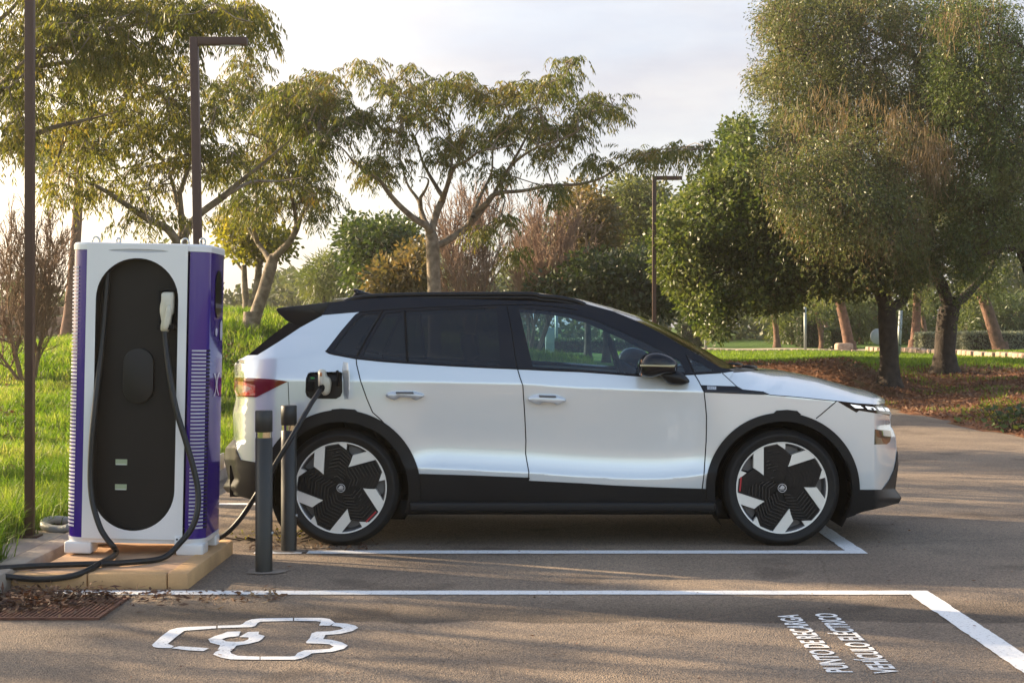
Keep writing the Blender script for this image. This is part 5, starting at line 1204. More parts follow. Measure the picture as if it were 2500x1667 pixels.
# silk tree standing beyond the left edge of the picture: its crown dapples the asphalt
tree('silk_tree', 'farther silk tree standing outside the left edge whose crown dapples the asphalt', SG, lambda x, y: (CX + x * F / 15.0, CY - (y - HC) * F / 15.0), 15.2, [
    ([(-10.5, .4), (-10.4, 1.4), (-10.3, 2.4)], .16, .12), ([(-10.3, 2.4), (-9.2, 3.6), (-7.6, 4.5)], .07, .006, -1.5), ([(-10.3, 2.4), (-11.2, 3.7), (-12.5, 4.8)], .07, .006, 1.2), ([(-10.3, 2.4), (-10.1, 4.0), (-9.6, 5.8)], .07, .006, 1.8), ([(-10.3, 2.4), (-10.6, 3.8), (-11.0, 5.4)], .06, .006, -2.5)],
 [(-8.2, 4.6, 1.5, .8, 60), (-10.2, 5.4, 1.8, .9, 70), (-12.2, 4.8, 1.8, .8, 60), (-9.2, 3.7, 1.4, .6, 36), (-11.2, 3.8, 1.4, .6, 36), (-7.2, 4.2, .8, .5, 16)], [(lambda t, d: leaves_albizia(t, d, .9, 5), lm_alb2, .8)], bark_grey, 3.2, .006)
tree('silk_tree', 'nearer silk tree outside the left edge, throwing dappled shade on the painted symbol', SG, lambda x, y: (CX + x * F / 11.2, CY - (y - HC) * F / 11.2), 11.2, [
    ([(-10.5, .4), (-10.4, 1.4), (-10.3, 2.4)], .16, .12), ([(-10.3, 2.4), (-9.4, 3.6), (-8.4, 4.5)], .07, .006, -1.5), ([(-10.3, 2.4), (-11.2, 3.7), (-12.5, 4.8)], .07, .006, 1.2), ([(-10.3, 2.4), (-10.1, 4.0), (-9.6, 5.8)], .07, .006, 1.8), ([(-10.3, 2.4), (-10.6, 3.8), (-11.0, 5.4)], .06, .006, -2.5)],
 [(-8.2, 4.6, 1.5, .8, 60), (-10.2, 5.4, 1.8, .9, 70), (-12.2, 4.8, 1.8, .8, 60), (-9.2, 3.7, 1.4, .6, 36), (-11.2, 3.8, 1.4, .6, 36), (-12.8, 4.2, .8, .5, 16)], [(lambda t, d: leaves_albizia(t, d, .9, 5), lm_alb2, .8)], bark_grey, 2.6, .006)
# small yellowing tree between, twin pale trunks
for lab, T_, lm_, bl in (
    ('slim pale-trunked tree with yellowing leaves, left of the leaning silk tree', TM, [([(1182, 1560), (1180, 1480), (1172, 1380), (1168, 1270)], .085, .05), ([(1168, 1300), (1120, 1240), (1095, 1180)], .03, .006, .4)], [(1130, 1140, 90, 80, 30), (1200, 1080, 80, 60, 20), (1100, 1060, 60, 70, 18)]),
    ('second pale trunk with yellow-green leaves beside the leaning silk tree', TM, [([(1205, 1555), (1222, 1440), (1235, 1330), (1240, 1240)], .10, .06), ([(1240, 1290), (1280, 1200), (1320, 1150)], .03, .006, .4)], [(1260, 1130, 90, 70, 30), (1330, 1180, 70, 50, 18), (1210, 1190, 50, 40, 10)])):
    tree('young_tree', lab, 'pale-trunked trees on the left bank', T_, 30.0, lm_, bl, [(lambda t, d: leaves_cloud(t, d, 26, .26, (.08, .14), (.06, .09)), lm_yel, 1)], bark_grey, 1.0, .005)

# bare shrubs: stems that fan out and split three times into upswept twigs
def bare_shrub(label, base, stems, mat, r0, tip, seed):
    r_ = np.random.default_rng(seed); A = []; par = []; rad = []
    def shoot(p, d, L, r, lvl, parent):
        n = (7, 6, 5, 4)[lvl]; k = parent; d = np.array(d, float)
        for i in range(1, n + 1):
            d = norm(d + np.array([0, 0, .10]) + r_.normal(0, .09, 3)); p = p + d * L / n; A.append(p); par.append(k); rad.append(max(tip, r * (1 - .75 * i / n))); k = len(A) - 1
            if lvl < 3 and i >= (2, 1, 1)[lvl]:
                for _ in range((2, 2, 1)[lvl] if r_.random() < .8 else 1):
                    shoot(p, norm(d + r_.normal(0, .42, 3) + [0, 0, .12]), L * r_.uniform(.34, .62) * (1 - .35 * i / n), max(tip, rad[k] * .62), lvl + 1, k)
    base = np.array(base, float); t = thing('bare_shrub', label, 'shrub', base, 'leafless shrubs')
    for dx, dy, h in stems:
        A.append(base + [dx * .06, dy * .06, -.08]); par.append(-1); rad.append(r0); shoot(A[-1], norm(np.array([dx * .8, dy, h])), math.sqrt(dx * dx + dy * dy + h * h) * .8, r0 * r_.uniform(.6, 1), 0, len(A) - 1)
    V, Fs = branch_mesh(np.array(A), np.array(par), np.array(rad), 0); obj('branches', V, Fs, mat, t); return t
bx = lambda u, Z: (u * 1.06293 - CX) * Z / F
b_ = (bx(62, 22.5), 22.5, float(ground_z(bx(62, 22.5), 22.5)))
bare_shrub('leafless brown multi-stemmed shrub behind the nearest lamp post at the left edge', b_, [(-.75, .2, 1.9), (-.45, -.3, 2.3), (-.15, .3, 2.5), (.10, -.2, 2.6), (.35, .2, 2.4), (.62, -.2, 2.1), (.80, .3, 1.6), (-.9, -.1, 1.3), (.2, .5, 2.2)], twig_brown, .035, .0042, 5)
for i_, (u0, Z_, st_) in enumerate(((1085, 33, [(-1.0, .3, 2.7), (-.5, -.4, 3.1), (-.1, .4, 3.4), (.3, -.3, 3.5), (.8, .3, 3.4), (.5, .8, 3.3), (-.8, .8, 3.0)]), (1215, 34.5, [(-.6, .3, 3.2), (-.1, -.4, 3.6), (.4, .4, 3.7), (.9, -.3, 3.5), (1.4, .3, 3.2), (1.9, -.2, 2.6), (.6, .8, 3.4), (1.6, .6, 3.0)]))):
    b_ = (bx(u0, Z_), Z_, float(ground_z(bx(u0, Z_), Z_)))
    bare_shrub(('leafless pinkish brown shrub right behind the trunk of the spreading silk tree', 'larger leafless pinkish shrub right of the spreading silk tree trunk')[i_], b_, st_, twig_pink, .04, .0062, 11 + i_)

# ---- right-hand trees
cl = lambda k, rad, L, w, dr, fl=1.0: (lambda t, d: leaves_cloud(t, d, k, rad, L, w, dr, fl))
tree('carob_tree', 'dark-trunked carob tree with dense glossy green crown right of the windscreen', 'evergreens on the mulched bank', TN, 28.5, [
    ([(895, 1370), (892, 1300), (888, 1220), (880, 1160), (862, 1110), (850, 1040)], .19, .12),
    ([(888, 1200), (915, 1170), (950, 1150), (965, 1080), (950, 1000)], .11, .05, .8),
    ([(855, 1090), (800, 1010), (720, 940), (620, 900), (520, 880), (400, 860), (280, 840)], .09, .02, -1.0),
    ([(850, 1040), (780, 920), (650, 800), (520, 700), (420, 640), (330, 540)], .08, .02, .6),
    ([(620, 900), (500, 960), (380, 1000), (250, 1040), (120, 1060)], .05, .006, -.8),
 ], [(320, 500, 80, 40, 40), (310, 640, 120, 90, 170), (200, 840, 170, 110, 260), (110, 1000, 120, 120, 220), (340, 880, 190, 180, 420), (500, 990, 190, 120, 300), (640, 960, 140, 120, 200), (190, 1150, 110, 80, 120), (430, 1130, 150, 50, 120), (50, 900, 60, 110, 80), (690, 1080, 110, 50, 80), (430, 740, 120, 100, 160), (230, 1240, 60, 50, 40), (820, 1050, 120, 60, 80), (950, 1050, 90, 50, 60), (170, 720, 50, 40, 24)],
 [(cl(30, .21, (.07, .11), (.045, .065), .25), lm_car, 1)], bark_dark, 2.3, .006, .45)
tree('olive_tree', 'tall old olive tree with stout forked dark trunk and hanging grey-green and withered sprays', 'evergreens on the mulched bank', TN, 30.0, [
    ([(1108, 1395), (1108, 1340), (1112, 1280), (1122, 1200), (1140, 1160)], .23, .17),
    ([(1130, 1190), (1095, 1090), (1060, 1030), (1010, 900), (930, 760), (850, 600), (760, 450), (660, 320), (560, 230)], .12, .02, -1.2),
    ([(1140, 1165), (1190, 1130), (1235, 1080), (1290, 1020), (1330, 900)], .11, .04, .8),
    ([(1060, 1030), (1050, 850), (1040, 650), (1010, 420), (1000, 235), (920, 160), (830, 120), (760, 60)], .10, .02, .6),
    ([(1000, 235), (1100, 180), (1200, 90), (1290, 20)], .05, .02, 1.0), ([(1040, 500), (1150, 380), (1230, 300), (1290, 280)], .05, .02, -.6),
 ], [(520, 0, 110, 70, 100), (750, -20, 160, 80, 120), (470, 90, 80, 90, 120), (620, 70, 150, 110, 230), (850, 50, 150, 90, 170), (1010, 90, 150, 90, 150), (430, 310, 70, 60, 80), (590, 270, 170, 120, 300), (570, 450, 140, 90, 200), (740, 390, 180, 140, 320), (930, 300, 170, 140, 240), (830, 570, 190, 140, 330, -2), (620, 620, 160, 120, 260, -3), (760, 760, 170, 110, 300, -3.5), (1040, 430, 110, 120, 180, -1), (900, 780, 140, 90, 220, -3), (560, 780, 130, 100, 190, -4), (860, 900, 110, 60, 110, -3.5), (470, 660, 110, 90, 120, -3), (700, 180, 160, 90, 140), (690, 900, 150, 90, 180, -3.5), (980, 930, 110, 70, 130, -2.5), (480, 560, 90, 110, 110, -1), (1010, 1010, 90, 60, 80, -2)],
 [(cl(34, .26, (.05, .09), (.016, .026), .55), lm_oli, 1), (leaves_strand, lm_oli, .34), (leaves_strand, lm_with, .05), (cl(16, .34, (.07, .14), (.010, .016), 1.6, 1.2), lm_with, .24)], bark_dark, 2.4, .005, .45)
tree('olive_tree', 'bright green olive tree filling the upper right corner, leaning in from the right edge', 'evergreens on the mulched bank', TN, 28.0, [
    ([(1560, 1420), (1550, 1300), (1500, 1180), (1440, 1050)], .22, .14), ([(1440, 1050), (1360, 850), (1290, 600), (1250, 350), (1230, 120)], .11, .02, .8), ([(1440, 1050), (1480, 800), (1460, 500), (1420, 200)], .11, .02, -1.0), ([(1400, 950), (1310, 960), (1240, 980)], .06, .02, -.8)],
 [(1250, 110, 160, 130, 230), (1250, 350, 150, 120, 240), (1350, 250, 120, 130, 170), (1330, 540, 110, 120, 200), (1240, 520, 80, 90, 100), (1260, 700, 140, 120, 230), (1310, 880, 130, 90, 170), (1180, 920, 90, 90, 130), (1200, 1030, 55, 45, 40), (1080, 640, 110, 150, 130, 1.5), (1150, 780, 90, 110, 90, 1), (1130, 60, 130, 90, 110), (1400, 760, 110, 200, 160), (1130, 360, 110, 130, 200), (1100, 240, 60, 60, 60), (1450, 600, 120, 300, 200)],
 [(cl(34, .25, (.05, .085), (.018, .028), .45), lm_oli2, 1), (leaves_strand, lm_oli2, .30), (cl(14, .30, (.07, .13), (.010, .016), 1.5, 1.2), lm_with, .12)], bark_dark, 2.0, .005, .45)
# hanging withered brown sprays on the old olive
t_ = bpy.data.objects['olive_tree']
p_ = blob_pts(TN, 26.6, [(1020, 620, 75, 130, 80), (960, 520, 100, 90, 26), (1090, 600, 60, 90, 30), (820, 480, 170, 140, 26), (980, 820, 50, 80, 22), (1200, 80, 170, 90, 26), (620, 420, 170, 110, 26), (700, 640, 140, 100, 24)], .9)
D = norm(rng.normal(0, .25, (len(p_) * 12, 3)) + np.array([0, 0, -1.0])); B = np.repeat(p_, 12, 0) + rng.normal(0, .13, (len(p_) * 12, 3))
leaf_obj('withered_sprays', kites(B, D, rng.uniform(.12, .35, len(B)), rng.uniform(.008, .016, len(B))), lm_with, t_)

# ---- middle-distance bushes and trees, each its own
def bushy(name, label, T, Z, base, top, blobs, mat, k=24, rad=.35, L=(.10, .17), w=(.05, .09), zr=1.8, bark=bark_dark, r0=.09, group='trees and bushes in the middle distance', cat='tree'):
    return tree(name, label, group, T, Z, [([base, ((base[0] * .6 + top[0] * .4), base[1] * .6 + top[1] * .4), top], r0, r0 * .4)], blobs, [(cl(k, rad, L, w, .2), mat, 1)], bark, zr, .007, .6, cat=cat)
bushy('leafy_tree', 'dark green bushy tree left of the spreading silk tree trunk', TL, 36, (520, 1420), (480, 1200), [(480, 1090, 130, 90, 90), (380, 1150, 90, 100, 60), (560, 1230, 120, 110, 90), (430, 1300, 120, 70, 60), (600, 1080, 70, 60, 40), (350, 1040, 50, 40, 16)], lm_bush)
bushy('pine_bush', 'yellow-green rounded pine beside the small park lamps', TL, 52, (200, 1430), (200, 1330), [(210, 1290, 90, 90, 110), (150, 1350, 60, 60, 40), (280, 1330, 60, 80, 40)], lm_pine, 30, .45, (.18, .3), (.03, .05))
bushy('autumn_tree', 'rusty leaved bush left of the spreading silk tree trunk, above the car roof', TL, 31, (620, 1450), (620, 1350), [(600, 1310, 120, 60, 70), (680, 1240, 60, 90, 40), (520, 1340, 80, 40, 30)], lm_red)
bushy('autumn_tree', 'dark reddish brown leaved tree right of the leafless pinkish shrub', TL, 37, (1600, 1450), (1590, 1150), [(1600, 960, 120, 110, 100), (1680, 1050, 80, 120, 70), (1540, 1060, 70, 90, 50), (1640, 1180, 110, 80, 60), (1560, 860, 60, 40, 16)], lm_red)
bushy('leafy_tree', 'grey-green tree with rounded top left of the distant lamp post', TL, 46, (1830, 1450), (1830, 1100), [(1830, 850, 120, 90, 110), (1900, 960, 130, 120, 130), (1780, 960, 80, 100, 80), (1880, 1120, 150, 110, 120), (1960, 860, 70, 50, 34), (2000, 1030, 60, 100, 50)], lm_oli)
bushy('leafy_tree', 'very dark green bushy tree low behind the car windscreen', TL, 34, (1700, 1480), (1700, 1330), [(1520, 1340, 130, 60, 70), (1700, 1320, 150, 90, 120), (1850, 1380, 130, 80, 100), (1650, 1240, 120, 50, 50), (1900, 1250, 90, 90, 60), (2010, 1420, 80, 80, 50), (1380, 1350, 90, 40, 34)], lm_hdark)
# far pines: leaning reddish trunks right of the car
FPG = 'pines beyond the lawn'
for lab, (bx, by), (tx, ty), r, Z, bl in (
    ('thick leaning pine trunk left of the carob trunk, above a stone block', (1135, 600), (1055, 230), .19, 50, [(1000, 150, 120, 60, 50)]),
    ('thin dark pine trunk with a slanting branch just left of the thickest leaning pine', (940, 575), (905, 330), .11, 56, [(900, 290, 80, 60, 34)]),
    ('slanting slim pine trunk crossing behind the low clipped hedge', (1025, 535), (925, 340), .10, 62, [(930, 270, 90, 60, 70)]),
    ('slender upright pine trunk standing in the sandy path nearest the carob leaves', (622, 575), (598, 320), .12, 56, [(560, 300, 110, 60, 40)]),
    ('tall straight pine trunk between the two dark evergreen trunks', (1578, 612), (1605, 180), .16, 50, [(1600, 120, 100, 60, 40)]),
    ('shorter pine trunk just right of the tall straight one', (1665, 560), (1635, 330), .12, 60, [(1640, 250, 80, 50, 34)]),
    ('stout reddish pine trunk leaning left beyond the pale hedge at the right', (2192, 632), (2055, 190), .21, 47, [(2050, 120, 130, 60, 50)]),
    ('small pale sapling trunk right of the old olive trunk', (1912, 620), (1912, 480), .07, 55, [(1930, 430, 70, 50, 40)])):
    tree('pine_tree', lab, FPG, TF, Z, [([(bx, by), ((bx + tx) / 2 + 6, (by + ty) / 2), (tx, ty), (tx + (tx - bx) * .3, ty - 60)], r, r * .7)], bl, [(cl(34, .42, (.16, .28), (.03, .05), .1), lm_pine, 1)], bark_pine, 1.6, .008, .7)
tree('pine_tree', 'tall pine trunk far behind the charger at the left', FPG, TM, 36, [([(318, 1600), (335, 1480), (355, 1250), (372, 1000), (378, 800)], .17, .10)], [(300, 720, 220, 110, 60), (420, 640, 160, 110, 40)], [(cl(30, .35, (.16, .26), (.03, .05), .1), lm_pine, 1)], bark_pine, 1.6, .008, .7)
for lab, bx, by, bl in (
    ('feathery yellow-green pine bush behind the slanting trunk', 950, 560, [(950, 290, 110, 70, 80), (880, 240, 70, 50, 40)]),
    ('feathery pale green pine bush between the leaning trunk and carob trunk', 1210, 560, [(1200, 380, 110, 110, 130), (1240, 280, 70, 60, 40)]),
    ('olive-toned rounded pine bush by the grey pole', 740, 560, [(730, 400, 110, 100, 120), (660, 480, 60, 60, 40)]),
    ('dull green pine bush right of the carob trunk', 1560, 570, [(1530, 420, 90, 120, 90), (1640, 420, 60, 120, 60)]),
    ('bushy dark pine at the far right edge', 2290, 560, [(2280, 380, 110, 150, 160), (2180, 330, 90, 110, 80)]),
    ('hazy olive-green pine bush between the old olive and the stout leaning pine', 1980, 560, [(1980, 400, 110, 130, 130), (1900, 460, 60, 90, 50)])):
    bushy('pine_bush', lab, TF, 66, (bx, by), (bx, by - 80), bl, lm_pine if 'dark' not in lab else lm_bush, 30, .55, (.2, .34), (.035, .06), 2.2, bark_pine, .10, 'pine bushes beyond the lawn')
# far-off wood
far_pts = []
for i in range(2600):
    a = rng.uniform(-26, 26); Zd = rng.uniform(75, 105); x = math.tan(R(a)) * Zd; top = 4.2 + 1.6 * math.sin(a * 1.3) + 1.2 * math.sin(a * .47 + 1) + (2.0 if a > 5 else 0) - (2.2 if a < -6 else 0)
    far_pts.append((x, Zd, float(ground_z(x, Zd)) + rng.uniform(0, 1) ** .8 * max(top, 1.6)))
far_pts = np.array(far_pts); fd_ = norm(rng.normal(size=far_pts.shape))
o = leaf_obj('far_wood', leaves_cloud(far_pts, fd_, 22, .9, (.3, .6), (.18, .34), .1), lm_far); tag(o, 'far-off olive-green wood closing the view behind all the other trees', 'wood', kind='stuff')
# hedges
def hedge(label, x0, x1, y, d, h, mat, n):
    gz = float(ground_z((x0 + x1) / 2, y)); t = thing('hedge', label, 'hedge', ((x0 + x1) / 2, y, gz), 'clipped hedges beyond the lawn')
    P = rng.uniform(-1, 1, (n, 3)); ax_ = rng.integers(0, 3, n); P[np.arange(n), ax_] = np.sign(P[np.arange(n), ax_]) * rng.uniform(.86, 1.02, n); P[:, 2] = np.abs(P[:, 2])
    Q = np.column_stack([(x0 + x1) / 2 + P[:, 0] * (x1 - x0) / 2, y + P[:, 1] * d / 2, gz + P[:, 2] * h]); leaf_obj('foliage', kites(Q, norm(rng.normal(size=Q.shape)) + [0, 0, .3], rng.uniform(.06, .11, n), rng.uniform(.04, .06, n)), mat, t)
    mb = MB(); mb.box(((x0 + x1) / 2, y, gz + h * .44), ((x1 - x0) * .94, d * .9, h * .9)); mb.build('twig_core', bark_dark, t)
fx = lambda x, Z: (TF(x, 0)[0] - CX) * Z / F
hedge('long pale grey-green hedge below the stout leaning pine at the right', fx(1905, 48), fx(2480, 48), 48, .9, .60, lm_hedge, 9000)
hedge('short pale grey-green hedge between the two dark evergreen trunks', fx(1608, 49), fx(1735, 49), 49, .9, .58, lm_hedge, 3500)
hedge('dark clipped block hedge right of the grey pole', fx(770, 58), fx(908, 58), 58, 1.2, 1.35, lm_hdark, 6000)
hedge('low dark clipped hedge at the foot of the thick leaning pine', fx(975, 54), fx(1090, 54), 54, 1.0, .72, lm_hdark, 4000)
hedge('long dark hedge seen through the car front window', (1290 - CX) * 46 / F, (1660 - CX) * 46 / F, 46, .8, .42, lm_hdark, 6000)
hedge('dark rounded hedge low at the left of the sandy path', fx(-60, 60), fx(95, 60), 60, 1.2, .9, lm_hdark, 5000)

# ---- small things beyond
stone_m = pmat('edging_stone', (.46, .33, .24), rough=.9, c2=(.30, .20, .14), scale=7, bump=.4, bscale=30)
def stone_row(name, label, cat, A, B, n, sz, rows=1, mat=stone_m):
    A, B = np.array(A, float), np.array(B, float); d = (B - A); L = np.linalg.norm(d); d = d / L; ang = math.atan2(d[1], d[0]); rot = Matrix.Rotation(ang, 3, 'Z'); mb = MB(); r_ = np.random.default_rng(3)
    for k in range(rows):
        for i in range(n):
            p = A + d * L * ((i + .5 * (k % 2)) / n + r_.uniform(-.1, .1) / n); z = float(ground_z(p[0], p[1])); w = L / n
            mb.box((p[0] + r_.normal(0, .02), p[1] + r_.normal(0, .02), z + sz * (k + .45)), (w * r_.uniform(.72, .95), sz * 1.3, sz * r_.uniform(.78, .98)), rot)
    o = mb.build(name, mat, bevel=sz * .16); tag(o, label, cat); return o
stone_row('stone_edging', 'low edging row of pinkish stones along the lawn at the right', 'stone edging', (11.0, 47), (11.75, 34), 34, .20)
stone_row('stone_edging', 'distant row of small stones along the near side of the sandy path', 'stone edging', (5.6, 46.8), (10.6, 46.4), 30, .12)
red_stone = pmat('wall_stone', (.36, .22, .16), rough=.9, c2=(.22, .13, .09), scale=4, bump=.5, bscale=20)
stone_row('stone_wall', 'dry stone wall of reddish blocks behind the leafless shrub at the left', 'stone wall', (-15.5, 39.0), (-7.6, 38.5), 26, .27, 4, red_stone)
mb = MB(); c = W(*TF(1090, 582), 49.5); mb.box((c[0], 49.5, c[2]), (.55, .5, .42)); o = mb.build('stone_block', stone_m, bevel=.08, seg=3); tag(o, 'squared pinkish stone block at the foot of the thick leaning pine', 'stone block')
polem = pmat('grey_pole', (.30, .33, .32), rough=.5, metal=.3)
def pole(label, T, Z, xb, yb, xt, yt, r, head=None, grp='thin grey poles'):
    b = W(*T(xb, yb), Z); b[2] = float(ground_z(b[0], b[1])) if not on_road(b[0], b[1]) else 0; t = W(*T(xt, yt), Z)
    th = thing('grey_pole' if not head else 'park_lamp', label, 'pole' if not head else 'park lamp', b, grp)
    V, Fc = tube([b, t], r, 8); obj('post', V, Fc, polem, th)
    if head == 'mushroom':
        V, Fc = lathe_z([(.0, .12), (.12, .11), (.40, .03), (.42, .0), (.22, -.02), (.10, -.16), (.05, -.30)], t, 20); obj('lamp_shade', V, Fc, pmat('lamp_white_shade', (.7, .72, .72), rough=.4), th)
pole('thin grey pole on the lawn left of the thick leaning pine', TF, 48, 820, 600, 819, 285, .045); pole('thin grey pole leaning slightly between the two dark evergreen trunks', TF, 40, 1472, 612, 1490, 310, .055); pole('thin grey pole beside the windscreen edge', TF, 50, 123, 600, 123, 400, .05)
pole('thin grey pole seen through the car front window', TG, 48, 545, 720, 540, 60, .05)
PL = 'white mushroom-topped park lamps'
pole('white mushroom-topped park lamp nearest the car roof aerial', TE, 60, 910, 320, 910, 185, .06, 'mushroom', PL); pole('small far park lamp left of the nearer mushroom-topped one', TE, 80, 642, 340, 643, 215, .06, 'mushroom', PL); pole('smallest far park lamp, lower and right of its neighbour', TE, 92, 676, 330, 678, 235, .06, 'mushroom', PL)
# round road sign seen from behind
c = W(*TF(1332, 492), 42); b = np.array([c[0] + .05, 42, float(ground_z(c[0], 42))]); sg = thing('road_sign', 'round grey back of a road sign leaning beside the carob trunk', 'road sign', b)
V, Fc = lathe_y([(0, 0), (.21, 0), (.225, .008), (.225, .02), (0, .025)], c, 40); obj('sign_disc', V, Fc, pmat('sign_back_grey', (.36, .37, .37), rough=.5, metal=.3), sg)
mb = MB(); mb.tube([b, c + [.12, .05, .4]], .03, 8); mb.build('sign_post', polem, sg, smooth=True)
# utility cabinet beyond the car
b = W(*TG(463, 640), 40); gz = float(ground_z(b[0], 40)); cb = thing('utility_cabinet', 'grey utility cabinet on the lawn seen through the car front window', 'cabinet', (b[0], 40, gz))
mb = MB(); mb.box((b[0], 40, gz + .38), (.24, .22, .76)); mb.build('housing', pmat('cabinet_grey', (.40, .44, .42), rough=.5), cb, bevel=.01); mb = MB(); mb.box((b[0], 39.88, gz + .52), (.19, .02, .34)); mb.build('door', pmat('cabinet_door', (.46, .50, .47), rough=.45), cb, bevel=.004)

# ---- grass blades, leaf litter, weeds
def blades(P, h, w, lean=.5):
    n = len(P); az = rng.uniform(0, 2 * np.pi, n); d = np.stack([np.cos(az), np.sin(az), np.zeros(n)], 1); s = np.stack([-d[:, 1], d[:, 0], np.zeros(n)], 1); az2 = rng.uniform(0, 2 * np.pi, n); s = np.stack([np.cos(az2), np.sin(az2), np.zeros(n)], 1)
    h = np.asarray(h)[:, None]; w = np.broadcast_to(np.asarray(w), (n,))[:, None]; k = rng.uniform(.15, 1, (n, 1)) * lean; z = np.array([0, 0, 1.0])
    m1 = P + z * h * .55 + d * h * k * .25; tp = P + z * h * (1 - .25 * k) + d * h * k * .9
    V = np.stack([P - s * w / 2, P + s * w / 2, m1 - s * w * .4, m1 + s * w * .4, tp], 1).reshape(-1, 3)
    i = np.arange(n)[:, None] * 5; return V, [np.concatenate([i + 0, i + 1, i + 3, i + 2], 1), np.concatenate([i + 2, i + 3, i + 4], 1)]
def scatter(n, x0, x1, y0, y1, keep=None):
    x = rng.uniform(x0, x1, n); y = rng.uniform(y0, y1, n); m = ~on_road(x, y)
    if keep is not None: m &= keep(x, y)
    px = CX + x / y * F; m &= (px > -900) & (px < 3200); x, y = x[m], y[m]
    return np.column_stack([x, y, ground_z(x, y) - .01])
clump = lambda x, y, s: np.sin(x * s * 1.7 + np.sin(y * s)) * np.sin(y * s * 1.3 + 1.3 * np.sin(x * s * .8)) + .5 * np.sin(x * s * 3.1 + y * s * 2.3)
lm_gr = leafmat('grass_blades', [(.022, .050, .006), (.062, .118, .012), (.115, .175, .022), (.19, .22, .045), (.25, .24, .075)], .6, .5)
lm_gr2 = leafmat('lawn_blades', [(.065, .105, .013), (.12, .185, .024), (.19, .23, .04)], .55, .5)
parts = []
nofl = lambda x, y: ~((x > -3.16) & (y > 8.2) & (y < 9.7)) & (x < -2.84)
P = scatter(110000, -8.5, -2.84, 7.9, 14, nofl); parts.append((P, rng.uniform(.06, .20, len(P)) * (1 + .35 * clump(P[:, 0], P[:, 1], 2.2)).clip(.35, 2), .007, .9))
P = scatter(140000, -11, -2.84, 14, 22, nofl); parts.append((P, rng.uniform(.06, .18, len(P)) * (1 + .45 * clump(P[:, 0], P[:, 1], 1.6)).clip(.35, 2), .011, .9))
P = scatter(170000, -16, 1.5, 22.2, 34, lambda x, y: (ground_z(x, y) > .25) & (np.abs(y - np.interp(x, [-20, -13, -9.5, -7], [32.5, 34, 37, 45])) > 1.7)); parts.append((P, rng.uniform(.07, .22, len(P)) * (1 + .45 * clump(P[:, 0], P[:, 1], 1.3)).clip(.35, 2), .016, .9))
Vs = []; F4 = []; F3 = []; k = 0
for P, h, w, le in parts:
    V, (a, b) = blades(P, h, w, le); Vs.append(V); F4.append(a + k); F3.append(b + k); k += len(V)
# drooping long tufts close to the lamp foot
tc_ = [(x, y) for x, y in zip(rng.uniform(-3.8, -2.9, 130), rng.uniform(7.9, 9.9, 130)) if not (-3.06 < x and 8.3 < y < 9.5)]
P = np.concatenate([np.column_stack([x + rng.normal(0, .035, 70), y + rng.normal(0, .035, 70), np.full(70, .06)]) for x, y in tc_]); V, (a, b) = blades(P, rng.uniform(.12, .36, len(P)), .0065, 1.3); Vs.append(V); F4.append(a + k); F3.append(b + k); k += len(V)
o = obj('grass', np.concatenate(Vs), [np.concatenate(F4), np.concatenate(F3)], lm_gr, None, False); tag(o, 'bright green uncut grass on the bank left of the charger and car', 'grass', kind='stuff')
P = scatter(90000, 2.5, 16, 28.5, 47, lambda x, y: clump(x, y, .5) * .6 + (y - 31.2) * .5 + rng.normal(0, .3, len(x)) > 0); V, Fs = blades(P, rng.uniform(.05, .13, len(P)), .02, .8)
P2 = scatter(26000, 4, 14, 19, 31, lambda x, y: (clump(x, y, 1.1) > .75) | (np.abs(x - 8.0 - .5 * np.sin(y)) < .25)); V2, Fs2 = blades(P2, rng.uniform(.04, .10, len(P2)), .014, .9)
o = obj('lawn', np.concatenate([V, V2]), [np.concatenate([Fs[0], Fs2[0] + len(V)]), np.concatenate([Fs[1], Fs2[1] + len(V)])], lm_gr2, None, False); tag(o, 'sunlit short lawn beyond the mulched bank and its thin weeds', 'lawn', kind='stuff')
lm_lit = leafmat('dry_leaves', [(.060, .025, .015), (.145, .066, .036), (.22, .115, .066), (.34, .22, .13)], .15, .7)
P = scatter(60000, 2.5, 16, 17.5, 31.5); D = rng.normal(size=P.shape); D[:, 2] = np.abs(D[:, 2]) * .35; n_ = rng.normal(size=P.shape) * .5 + [0, 0, 1]
L1 = kites(P + [0, 0, .02], D, rng.uniform(.04, .10, len(P)), rng.uniform(.02, .045, len(P)), n_)
o = leaf_obj('mulch_litter', L1, lm_lit); tag(o, 'brown mulch and fallen leaves under the evergreen trees', 'leaf litter', kind='stuff')
n_ = 1500; P = np.column_stack([rng.normal(-2.45, .20, n_), 7.55 + rng.normal(0, .14, n_) - .25 * rng.uniform(0, 1, n_) ** 2, rng.uniform(.010, .045, n_)])
n2 = 420; P = np.vstack([P, np.column_stack([rng.uniform(-2.62, -1.2, n2), rng.normal(7.62, .12, n2), np.full(n2, .010)]), np.column_stack([rng.uniform(-1.7, -.9, 150), rng.normal(9.35, .12, 150), np.full(150, .010)])]); P = P[(P[:, 1] < 7.85) | (P[:, 1] > 9.15)]
D = rng.normal(size=P.shape); D[:, 2] *= .25; L1 = kites(P, D, rng.uniform(.015, .07, len(P)), rng.uniform(.005, .022, len(P)), rng.normal(size=P.shape) * .6 + [0, 0, 1])
o = leaf_obj('leaf_litter', L1, leafmat('drain_leaves', [(.028, .014, .010), (.07, .032, .02), (.15, .075, .035), (.30, .22, .13)], .1, .7)); tag(o, 'dead leaves and stalks heaped on the drain grate and along the plinth', 'leaf litter', kind='stuff')
P = scatter(5200, -9, -2.9, 8, 26, nofl); D = rng.normal(size=P.shape); D[:, 2] = np.abs(D[:, 2]) * .3
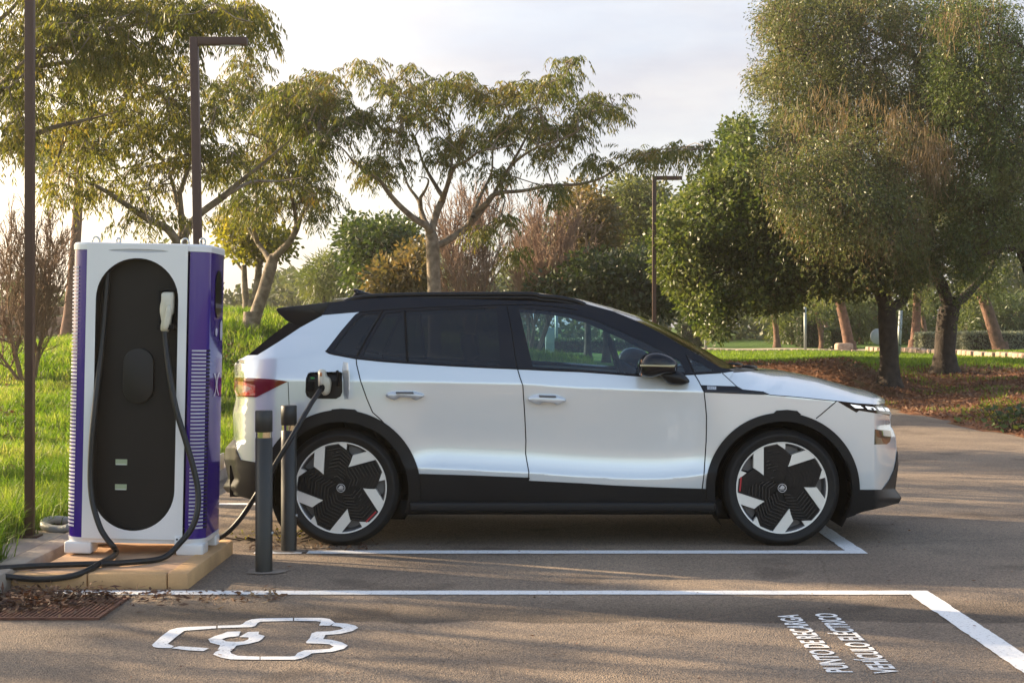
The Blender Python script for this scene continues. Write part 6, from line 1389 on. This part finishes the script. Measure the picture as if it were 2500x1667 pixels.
o = leaf_obj('fallen_leaves', kites(P + [0, 0, .05], D, rng.uniform(.04, .10, len(P)), rng.uniform(.018, .04, len(P)), rng.normal(size=P.shape) * .5 + [0, 0, 1]), lm_lit); tag(o, 'dry leaves fallen into the grass on the left bank', 'fallen leaves', kind='stuff')
# scattered single specks on the asphalt
n_ = 1100; P = np.column_stack([rng.uniform(-3, 5, n_), rng.uniform(5.2, 16, n_), np.full(n_, .009)]); P = P[(P[:, 0] > -2.6) & ~((P[:, 0] < -1.7) & (P[:, 1] > 7.8) & (P[:, 1] < 9.2))]; D = rng.normal(size=P.shape); D[:, 2] = 0
o = leaf_obj('road_debris', kites(P, D, rng.uniform(.008, .035, len(P)), rng.uniform(.004, .012, len(P)), rng.normal(size=P.shape) * .3 + [0, 0, 1]), lm_lit); tag(o, 'dry leaf fragments strewn over the asphalt', 'debris', kind='stuff')
def weed(label, x, y, n, L, mat, hgt):
    gz = max(0.0, float(ground_z(x, y))); t = thing('weed', label, 'plant', (x, y, gz)); b = np.column_stack([rng.normal(x, .22, n), rng.normal(y, .18, n), gz + rng.uniform(.02, hgt, n)]); D = norm(rng.normal(size=(n, 3))); D[:, 2] = np.abs(D[:, 2]) * .4
    leaf_obj('leaves', kites(b, D, rng.uniform(L * .6, L, n), rng.uniform(L * .4, L * .6, n), rng.normal(size=(n, 3)) * .6 + [0, 0, 1]), mat, t)
    mb = MB()
    for i in range(0, n, 4): mb.tube([(x + (b[i, 0] - x) * .4, y + (b[i, 1] - y) * .4, gz - .02), b[i]], .004, 4)
    mb.build('stems', bark_dark, t)
weed('dark green broad-leaved weed on the road edge at the right side', 6.45, 19.6, 170, .13, lm_bush, .30); weed('low yellow-green weed just behind the dark broad-leaved one', 6.75, 21.4, 110, .10, lm_yel, .22); weed('small weed growing in the asphalt between plinth and rear wheel', -1.55, 9.75, 120, .03, lm_yel, .04)

# ------------------------------------------------------------------ warm haze in the air towards the low sun
m, n, l, p = new_mat('haze_air'); n.remove(p)
hv = n.new('ShaderNodeVolumePrincipled'); hv.inputs['Color'].default_value = (1.0, .93, .80, 1); hv.inputs['Density'].default_value = .0008; hv.inputs['Anisotropy'].default_value = .6
l.new(hv.outputs[0], n['Material Output'].inputs['Volume'])
zmin = float(min(-.3, ground_z(X, X * 0 + 1).min())) - 1.2
mb = MB(); mb.box((0, 75, (18 + zmin) / 2), (300, 270, 18 - zmin)); o = mb.build('haze', m); tag(o, 'thin warm haze hanging in the air of the park', 'haze', kind='stuff')
